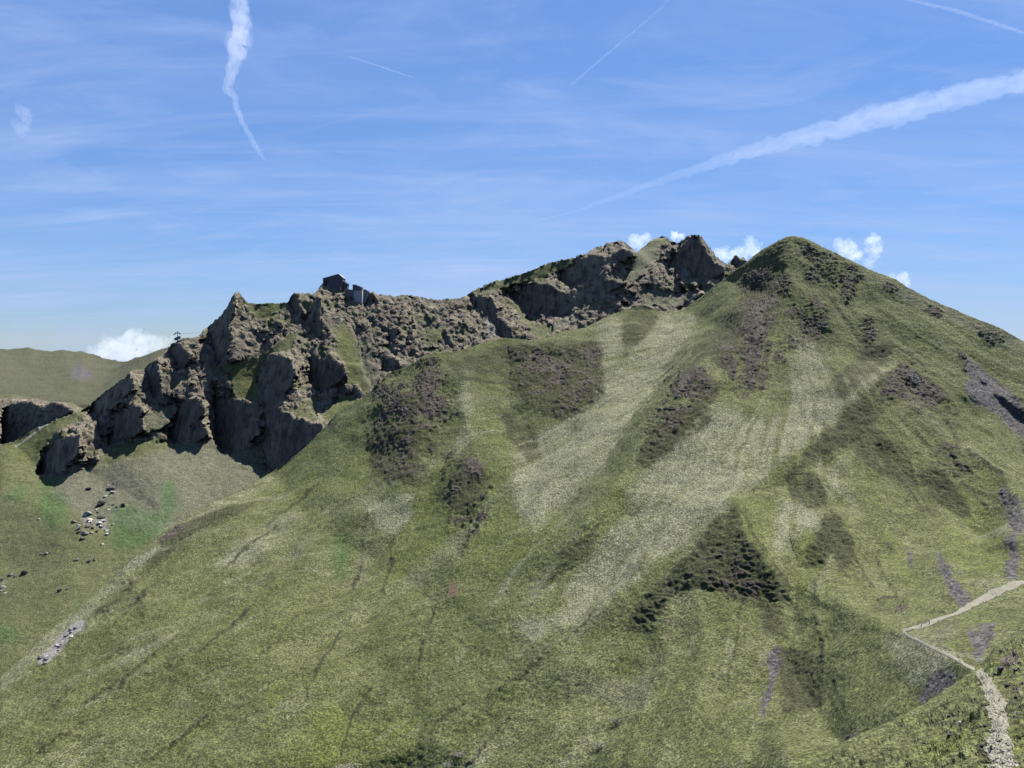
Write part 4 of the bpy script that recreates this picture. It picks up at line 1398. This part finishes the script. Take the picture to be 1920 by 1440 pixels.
g = Vector(crags.pos(1241.5, 444)[0])
t = thing("viewing_platform", g + Vector((0, 1, 0.3)), "low dark viewing platform on the rounded highest summit", "viewing platform")
bm = bmesh.new()
box(bm, -3.6, 3.6, -2.5, 2.5, -1.4, 1.0, 0.1)
from_bm("stone_base", bm, M_DARKR, t)
bm = bmesh.new()
for x in (-3.4, -1.7, 0, 1.7, 3.4):
    bar(bm, (x, -2.4, 1), (x, -2.4, 2.0), 0.09, 5)
bar(bm, (-3.4, -2.4, 2.0), (3.4, -2.4, 2.0), 0.1, 5)
from_bm("railing", bm, M_STEEL, t)
bm = bmesh.new()
bmesh.ops.create_cone(bm, cap_ends=True, segments=20, radius1=0.9, radius2=1.1, depth=1.0)
o = from_bm("orientation_table", bm, M_GREY, t)
o.location = (0, 0, 1.4)
for u, v in ((1248.5, 446), (1250.5, 447), (1252.5, 448.5), (1254.5, 449.5)):
    post("summit_post", crags, u, v, 2.6, 0.32, "slim post in the row right of the summit viewing platform", "post", M_WOOD, "posts below the summit platform")

# ------------------------------------------------------------------ path furniture
a, b = Vector(pyramid.pos(1727.5, 1178)[0]), Vector(pyramid.pos(1742.8, 1174)[0])
t = thing("path_fence", a, "short two-post wooden fence at the uphill edge of the path near its hairpin", "fence")
for p, h in ((a, 1.25), (b, 1.3)):
    bm = bmesh.new()
    bar(bm, p - a + Vector((0, 0, -0.4)), p - a + Vector((0.03, 0, h)), 0.1, 7, 0.09)
    from_bm("post", bm, M_WOOD, t)
bm = bmesh.new()
bar(bm, Vector((0, 0, 0.95)), b - a + Vector((0, 0, 0.98)), 0.06, 6)
from_bm("rail", bm, M_WOOD, t)
post("marker_post", near, 1878, 1334, 0.5, 0.06, "stubby dark post in the stony path, the upper of two", "post")
post("marker_post", near, 1881.7, 1384, 0.42, 0.055, "stubby dark post in the stony path, the lower of two", "post")

# ------------------------------------------------------------------ boulders
def boulder_mesh(seed, m, flat=0.7):
    r = np.random.RandomState(seed)
    bm = bmesh.new()
    bmesh.ops.create_icosphere(bm, subdivisions=3, radius=1.0)
    co = np.array([v.co for v in bm.verts])
    for _ in range(9):
        nrm = r.normal(size=3)
        nrm /= np.linalg.norm(nrm)
        h = r.uniform(0.45, 0.8)
        d = co @ nrm - h
        co -= np.clip(d, 0, None)[:, None] * nrm * 0.92
    co *= 1 + 0.10 * perlin(co * 2.2 + seed, 1)[:, None] + 0.05 * perlin(co * 5 + seed, 2)[:, None]
    co *= np.array([r.uniform(0.9, 1.25), r.uniform(0.8, 1.1), flat * r.uniform(0.85, 1.1)])
    for v, c_ in zip(bm.verts, co):
        v.co = c_
    me = bpy.data.meshes.new("boulder")
    bm.to_mesh(me)
    bm.free()
    me.materials.append(m)
    return me


ROCKS = {c: [boulder_mesh(i + 10 * q, m) for i in range(4)] for q, (c, m) in enumerate((('p', M_PALE), ('g', M_GREY), ('d', M_DARKR)))}


def boulder(slope, u, v, px_, kind, label, group=None, name="boulder", cat="boulder"):
    p = Vector(slope.pos(u, v)[0])
    r = px_ * p.y / F * 0.5
    o = bpy.data.objects.new(name, rng.choice(ROCKS[kind]))
    COL.objects.link(o)
    o.location = p + Vector((0, 0, r * 0.22))
    o.scale = [r * rng.uniform(0.9, 1.15) for _ in range(3)]
    o.rotation_euler = (rng.uniform(-.4, .4), rng.uniform(-.4, .4), rng.uniform(0, 6.28))
    return tag(o, label, cat, group)


GL = "pale boulders of the rockfall on the left slope"
LL = "pale boulder in the rockfall on the left grass slope below the cliffs"
GD = "dark boulders of the rockfall on the left slope"
LD = "dark boulder in the rockfall on the left grass slope below the cliffs"
for u, v, s_, kd in ((211, 924, 7, 'p'), (202, 909, 3.5, 'p'), (214, 905, 3.5, 'p'), (197, 932, 6, 'p'), (207, 916, 13, 'd'), (164, 967, 14, 'p'), (169, 977, 9, 'p'),
                    (187, 983, 10, 'p'), (192, 979, 8, 'p'), (190, 972, 12, 'd'), (189, 947, 15, 'd'), (180, 957, 5, 'p'), (204, 957, 5, 'p'), (232, 949, 8, 'd'), (147, 987, 6, 'p'),
                    (147, 994, 9, 'g'), (141, 980, 7, 'g'), (136, 979, 5, 'd'), (168, 981, 9, 'p'), (164, 988, 10, 'g'), (199, 995, 6, 'p'), (189, 988, 7, 'p'), (210, 984, 4, 'p'),
                    (160, 1003, 12, 'g'), (150, 999, 7, 'd'), (200, 1003, 6, 'p'), (206, 1000, 5, 'p'), (143, 1050, 8, 'g'), (167, 1053, 7, 'd'), (177, 1050, 5, 'd'),
                    (155, 1012, 8, 'd'), (172, 1000, 5, 'p'), (183, 962, 4, 'd'), (195, 943, 4, 'd'), (213, 948, 4, 'd'), (219, 952, 4, 'd'), (174, 992, 5, 'd'), (182, 997, 4, 'd')):
    pale = kd == 'p'
    boulder(crags, u, v, s_ * 1.35, kd, LL if pale else LD, GL if pale else GD)
boulder(crags, 192, 1021, 10, 'p', "single pale round boulder just below the left rockfall")
boulder(crags, 166, 917, 12, 'd', "lone dark boulder in the grass left of the rockfall's top")
boulder(crags, 45, 1074, 18, 'd', "big dark boulder near the left edge of the slope")
boulder(crags, 72, 973, 6, 'p', "small pale stone alone in the grass left of the rockfall")
boulder(crags, 97, 987, 4, 'd', "small dark stone left of the rockfall by the bright green patch")
for u, v, s_ in ((20, 1078, 10), (28, 1080, 7), (3, 1087, 8)):
    boulder(crags, u, v, s_, 'g', "grey rock in the cluster left of the big dark boulder", "grey rocks beside the big dark boulder", "rock", "rock")
for u, v, s_ in ((7, 1103, 9), (10, 1113, 6), (2, 1110, 6)):
    boulder(crags, u, v, s_, 'p', "pale rock at the left picture edge below the dark boulder", "pale rocks at the left edge", "rock", "rock")
for u, v, s_ in ((87, 1037, 9), (77, 1037, 6), (93, 1035, 5)):
    boulder(crags, u, v, s_, 'g', "grey rock in the small cluster lower left of the rockfall", "grey rocks lower left of the rockfall", "rock", "rock")
for u, v, s_ in ((113, 1110, 10), (125, 1107, 6), (105, 1114, 5)):
    boulder(crags, u, v, s_, 'd', "dark rock in the cluster above the grassy crest at lower left", "dark rocks above the lower left crest", "rock", "rock")

LG, GG = "pale stone in the grass left of the stony path", "pale stones in the grass beside the path"
for u, v, s_ in ((1811, 1354, 4.5), (1779, 1370, 6.5), (1822, 1380, 5), (1837, 1376, 4), (1833, 1382, 3.5), (1797, 1323, 5), (1802, 1308, 3), (1802, 1423, 5), (1819, 1434, 4), (1735, 1414, 4),
                (1791, 1301, 3), (1840, 1349, 4), (1790, 1352, 2.5), (1765, 1395, 3), (1752, 1362, 2.5), (1830, 1405, 3), (1730, 1390, 2.5), (1700, 1425, 3), (1675, 1432, 3), (1650, 1420, 2.5), (1761, 1338, 2.5), (1815, 1395, 2.5)):
    boulder(near, u, v, s_, 'p', LG, GG, "stone", "stone")
boulder(near, 1802, 1357, 8, 'p', "largest pale block in the grass left of the stony path", None, "stone", "stone")
boulder(near, 1852, 1266, 6, 'p', "white stone on the inner bend where the path widens", None, "stone", "stone")
for u, v, s_ in ((1738, 1399, 12), (1784, 1384, 15), (1778, 1343, 13), (1851, 1367, 10), (1851, 1414, 9), (1858, 1383, 8), (1852, 1327, 8), (1745, 1345, 7), (1843, 1325, 6), (1790, 1310, 5)):
    boulder(near, u, v, s_, 'd', "dark half-buried rock in the grass left of the stony path", "dark rocks left of the path", "rock", "rock")
for u, v, s_ in ((1889, 1287, 14), (1903, 1333, 13), (1914, 1325, 11), (1908, 1305, 13), (1913, 1358, 8), (1909, 1398, 6), (1881, 1263, 16), (1868, 1268, 8), (1900, 1230, 11), (1917, 1214, 7), (1879, 1243, 7),
                (1888, 1250, 7), (1911, 1248, 10), (1895, 1300, 8), (1915, 1280, 9), (1906, 1375, 7), (1916, 1415, 8), (1899, 1265, 6)):
    boulder(near, u, v, s_, 'd' if s_ > 8 else 'g', "grey rock in the rough grass right of the stony path", "rocks right of the path", "rock", "rock")
for i in range(34):
    u, v = rng.uniform(1872, 1918), rng.uniform(1205, 1430)
    if u < np.interp(v, [1257, 1300, 1345, 1440], [1856, 1876, 1899, 1904]):
        u = rng.uniform(1903, 1918)
    boulder(near, u, v, rng.uniform(4, 11), rng.choice('dgg'), "grey rock in the rough grass right of the stony path", "rocks right of the path", "rock", "rock")
for i in range(30):
    f = rng.random()
    u, v = 1700 + f * 150 + rng.uniform(-25, 10), 1350 + rng.uniform(0, 80)
    boulder(near, u, v, rng.uniform(2.5, 6), rng.choice('dgd'), "dark half-buried rock in the grass left of the stony path", "dark rocks left of the path", "rock", "rock")
for i in range(18):
    f = rng.random()
    boulder(pyramid, 78 + 84 * f + rng.uniform(-6, 6), 1243 - 78 * f + rng.uniform(-4, 8), rng.uniform(5, 11), rng.choice('pgg'), "weathered rock in the pale outcrop on the lower left crest", "rocks of the pale outcrop on the left crest", "rock", "rock")
st = np.array(pts(NE))
for i in range(70):
    v = rng.uniform(1275, 1440)
    u = np.interp(v, st[:, 1], st[:, 0]) + rng.uniform(-0.55, 0.55) * np.interp(v, st[:, 1], st[:, 2])
    boulder(near, u, v, rng.uniform(2.2, 5.5), rng.choice('ppgg'), "loose stone lying on the stony path", "loose stones on the path", "stone", "stone")
for u, v, s_ in ((1067, 1311, 6), (1160, 1352, 5), (1700, 1166, 4), (1860, 1117, 5), (1847, 1128, 4), (840, 1112, 4), (950, 1107, 6), (1745, 1150, 4)):
    boulder(pyramid, u, v, s_, 'd', "small dark rock alone on the big grassy slope", "lone dark rocks on the grassy slope", "rock", "rock")

# ------------------------------------------------------------------ low heather bushes
def shrub_mesh(seed):
    r = np.random.RandomState(seed)
    n = 800
    lob = [(r.uniform(-.6, .6), r.uniform(-.6, .6), r.uniform(0.0, .25), r.uniform(.35, .6)) for _ in range(7)]
    V, Fc = [], []
    for i in range(n):
        cx, cy, cz, cr = lob[r.randint(7)]
        d = r.normal(size=3)
        d /= np.linalg.norm(d)
        d[2] = abs(d[2])
        p = np.array([cx, cy, cz]) + d * cr * r.uniform(0.75, 1.05)
        p[2] *= 0.8
        a, b = r.normal(size=3), r.normal(size=3)
        a /= np.linalg.norm(a)
        b /= np.linalg.norm(b)
        s_ = r.uniform(0.04, 0.09)
        k0 = len(V)
        V += [p - a * s_, p + b * s_ * 0.6, p + a * s_, p - b * s_ * 0.6]
        Fc.append((k0, k0 + 1, k0 + 2, k0 + 3))
    me = bpy.data.meshes.new("foliage")
    me.from_pydata([tuple(v) for v in V], [], Fc)
    me.materials.append(M_SHRUB)
    return me


def stem_mesh(seed):
    r = random.Random(seed)
    bm = bmesh.new()
    for i in range(12):
        a = r.uniform(0, 6.28)
        q = r.uniform(.2, .7)
        bar(bm, (0, 0, -0.2), (q * math.cos(a), q * math.sin(a), r.uniform(.2, .5)), 0.03, 4, 0.012)
    me = bpy.data.meshes.new("stem")
    bm.to_mesh(me)
    bm.free()
    me.materials.append(M_STEM)
    return me


SH = [(shrub_mesh(i), stem_mesh(i)) for i in range(3)]
for i, (sl, u, v, w_, h_, lb) in enumerate((
        (pyramid, 1156, 1356, 32, 34, "grey-green heather bush, upper one low on the middle slope"), (pyramid, 1131, 1398, 40, 26, "wide grey-green bush just below the upper heather bush"),
        (pyramid, 864, 1418, 36, 26, "grey-green bush at the bottom middle of the slope"), (pyramid, 850, 1440, 34, 22, "grey-green bush cut by the bottom edge under another bush"),
        (pyramid, 656, 1437, 52, 26, "broad grey bush beside the yellow-green hollow at the bottom edge"), (near, 1826, 1292, 22, 20, "dark grey-green bush left of where the path widens"),
        (near, 1868, 1378, 16, 16, "small dark bush at the left edge of the stony path"), (near, 1862, 1400, 14, 13, "lower small bush at the left edge of the stony path"))):
    p = Vector(sl.pos(u, v)[0])
    k = p.y / F
    t = thing("heather_bush", p, lb, "bush", "low heather bushes", rng.uniform(0, 6))
    for nm, me in zip(("foliage", "stem"), SH[i % 3]):
        o = bpy.data.objects.new(nm, me)
        COL.objects.link(o)
        o.parent = t
        o.scale = (w_ * k * 0.5, w_ * k * 0.5, h_ * k * 0.4)

# ------------------------------------------------------------------ clouds and contrails: puffs of real, thin vapour
def vapour(name, density):
    m = bpy.data.materials.new(name)
    m.use_nodes = True
    t = m.node_tree
    t.nodes.clear()
    out = node(t, 'ShaderNodeOutputMaterial')
    vs = node(t, 'ShaderNodeVolumeScatter')
    setin(t, vs, {'Color': (1, 1, 1, 1), 'Density': density, 'Anisotropy': 0.2})
    t.links.new(vs.outputs[0], out.inputs['Volume'])
    return m


def finish(name, V, Fc, m):
    cen = V.mean(0)
    me = bpy.data.meshes.new(name)
    me.from_pydata((V - cen).tolist(), [], Fc.tolist())
    o = link(name, me, m, smooth=True)
    o.location = cen
    return o


def contrail(line, Y, od, label, ragged=0.6, seed=1):
    o = vapour_tube("contrail", line, Y, od, ragged, seed, 0.9)
    return tag(o, label, "contrail")


def vapour_tube(name, line, Y, od, ragged, seed, fat):
    """one lumpy, closed tube of vapour along the line"""
    L = np.array(pts(line))
    seg = np.hypot(np.diff(L[:, 0]), np.diff(L[:, 1]))
    S = np.concatenate([[0], np.cumsum(seg)])
    n, m = int(S[-1] / 2.2) + 3, 44
    k = Y / F
    s = np.linspace(0, S[-1], n)
    u, v, w = (np.interp(s, S, L[:, i]) for i in range(3))
    w = w * fat
    q = np.stack([s / 40, s * 0, s * 0], -1)
    u = u + w * 0.16 * perlin(q * 2.0, seed)
    v = v + w * 0.10 * perlin(q * 2.0, seed + 5)
    C = np.array([at(a, b, Y) for a, b in zip(u, v)])
    T = np.gradient(C, axis=0)
    T /= np.linalg.norm(T, axis=1)[:, None]
    A = np.cross(T, np.array([0, 1.0, 0]))
    A /= np.linalg.norm(A, axis=1)[:, None]
    B = np.cross(T, A)
    th = np.linspace(0, 2 * np.pi, m, endpoint=False)
    ww = np.mean(w)
    X = np.stack([np.repeat(s[:, None] / w.clip(4)[:, None] * 1.1, m, 1), np.cos(th)[None].repeat(n, 0) * 1.3, np.sin(th)[None].repeat(n, 0) * 1.3], -1).reshape(-1, 3)
    X[:, 0] = np.repeat(np.cumsum(np.gradient(s) / w.clip(4)) * 1.1, m)
    f = perlin(X, seed) + 0.7 * perlin(X * 2.1, seed + 1) + 0.4 * perlin(X * 4.3, seed + 2)
    r = np.clip(1 + ragged * f, 0.3, 1.8).reshape(n, m)
    end = np.clip(np.minimum(np.arange(n), np.arange(n)[::-1]) / 6.0, 0.02, 1)
    r = r * (w * k * 0.5 * end)[:, None]
    V = C[:, None] + r[..., None] * (np.cos(th)[None, :, None] * A[:, None] + np.sin(th)[None, :, None] * B[:, None])
    ids = np.arange(n * m).reshape(n, m)
    Fc = np.stack([ids[:-1], np.roll(ids[:-1], -1, 1), np.roll(ids[1:], -1, 1), ids[1:]], -1).reshape(-1, 4).tolist()
    Fc += [ids[0][::-1].tolist(), ids[-1].tolist()]
    V = V.reshape(-1, 3)
    cen = V.mean(0)
    me = bpy.data.meshes.new(name)
    me.from_pydata((V - cen).tolist(), [], Fc)
    o = link(name, me, vapour("contrail_vapour", od / (ww * k * 0.84)), smooth=True)
    o.location = cen
    return o


def cumulus(blobs, Y, od, label, seed=1, name="cloud"):
    """billows merged into one closed body of vapour"""
    r = np.random.RandomState(seed)
    k = Y / F
    bm = bmesh.new()
    wm = np.mean([b_[2] for b_ in blobs]) * k
    for u, v, w in blobs:
        c0 = np.array(at(u, v, Y))
        todo = [(c0, w * k * 0.42)]
        for _ in range(12):
            d = r.normal(size=3)
            d /= np.linalg.norm(d)
            todo.append((c0 + d * w * k * 0.4 * np.array([1, 1, .8]), w * k * r.uniform(0.1, 0.24)))
        for c_, q in todo:
            g_ = bmesh.ops.create_icosphere(bm, subdivisions=2, radius=q)
            bmesh.ops.translate(bm, verts=g_['verts'], vec=c_)
    me = bpy.data.meshes.new(name + "_lumps")
    bm.to_mesh(me)
    bm.free()
    tmp = bpy.data.objects.new(name + "_lumps", me)
    COL.objects.link(tmp)
    md = tmp.modifiers.new("remesh", 'REMESH')
    md.mode, md.voxel_size = 'VOXEL', 1.5 * k
    me2 = bpy.data.meshes.new_from_object(tmp.evaluated_get(bpy.context.evaluated_depsgraph_get()))
    bpy.data.objects.remove(tmp)
    bpy.data.meshes.remove(me)
    me2.name = name
    co = np.zeros(len(me2.vertices) * 3, np.float32)
    me2.vertices.foreach_get('co', co)
    co = co.reshape(-1, 3)
    cen = co.mean(0)
    nr = np.zeros(len(me2.vertices) * 3, np.float32)
    me2.vertices.foreach_get('normal', nr)
    q = (co - cen) / k
    f = 8 * perlin(q / 16 + seed, 1) + 6 * perlin(q / 7 + seed, 2) + 3 * perlin(q / 3, 3)
    co = co - cen + nr.reshape(-1, 3) * f[:, None] * k
    me2.vertices.foreach_set('co', co.astype(np.float32).ravel())
    me2.update()
    o = link(name, me2, vapour("cloud_vapour", od / wm), smooth=True)
    o.location = cen
    return tag(o, label, "cloud")


contrail("436,-60,34 448,0,36 452,40,34 447,80,44 440,110,30 432,140,24 426,165,18 440,185,13 445,205,13 452,225,12 466,250,12 478,272,11 490,290,9 500,305,4", 20000, 0.15,
         "wavy white contrail falling from the top edge at left", 0.5, 3)
contrail("960,426,3 1080,396,7 1200,352,13 1300,318,20 1400,286,30 1500,258,38 1600,232,46 1700,205,50 1800,178,48 1920,150,46 2060,112,46", 22000, 0.08,
         "long broad contrail rising to the right edge", 0.36, 4)
contrail("648,104,3 700,120,4 750,137,4 786,149,2", 22000, 0.05, "short thin contrail streak high above the left ridge", 0.5, 5)
contrail("1066,164,4 1110,126,5 1166,78,4 1240,15,3 1262,-10,3", 22000, 0.03, "faint thin contrail slanting up at the top centre", 0.5, 6)
contrail("1680,-6,6 1800,22,8 1920,62,7 2000,90,7", 22000, 0.045, "faint contrail crossing the top right corner", 0.5, 7)
cumulus([(250, 640, 62), (215, 655, 60), (285, 645, 50), (185, 660, 40), (318, 640, 26), (240, 668, 90)], 6500, 0.4, "puffy white cloud behind the dip in the far left hills", 2)
cumulus([(1196, 452, 34), (1208, 446, 20), (1185, 458, 22)], 4200, 0.35, "small white cloud in the notch left of the highest summit", 3)
cumulus([(1263, 444, 18), (1275, 446, 16)], 4200, 0.45, "tiny cloud wisp between the highest summit and the dark crag", 4)
cumulus([(1355, 480, 34), (1385, 478, 36), (1410, 462, 34), (1420, 478, 34), (1345, 472, 20), (1404, 448, 14)], 4200, 0.35, "white cloud bank in the gap left of the grassy summit", 5)
cumulus([(1585, 466, 36), (1603, 478, 30), (1575, 458, 18)], 4200, 0.35, "thin white cloud resting on the right skyline", 6)
cumulus([(1637, 452, 30), (1643, 468, 28), (1632, 486, 24)], 4200, 0.28, "upright white cloud puff above the right skyline", 7)
cumulus([(1690, 524, 28), (1700, 532, 20)], 4200, 0.28, "small cloud peeping over the lower right skyline", 8)
cumulus([(42, 212, 26), (38, 240, 34), (50, 226, 24)], 12000, 0.1, "faint wispy cloud patch near the left edge", 9, "wispy_cloud")
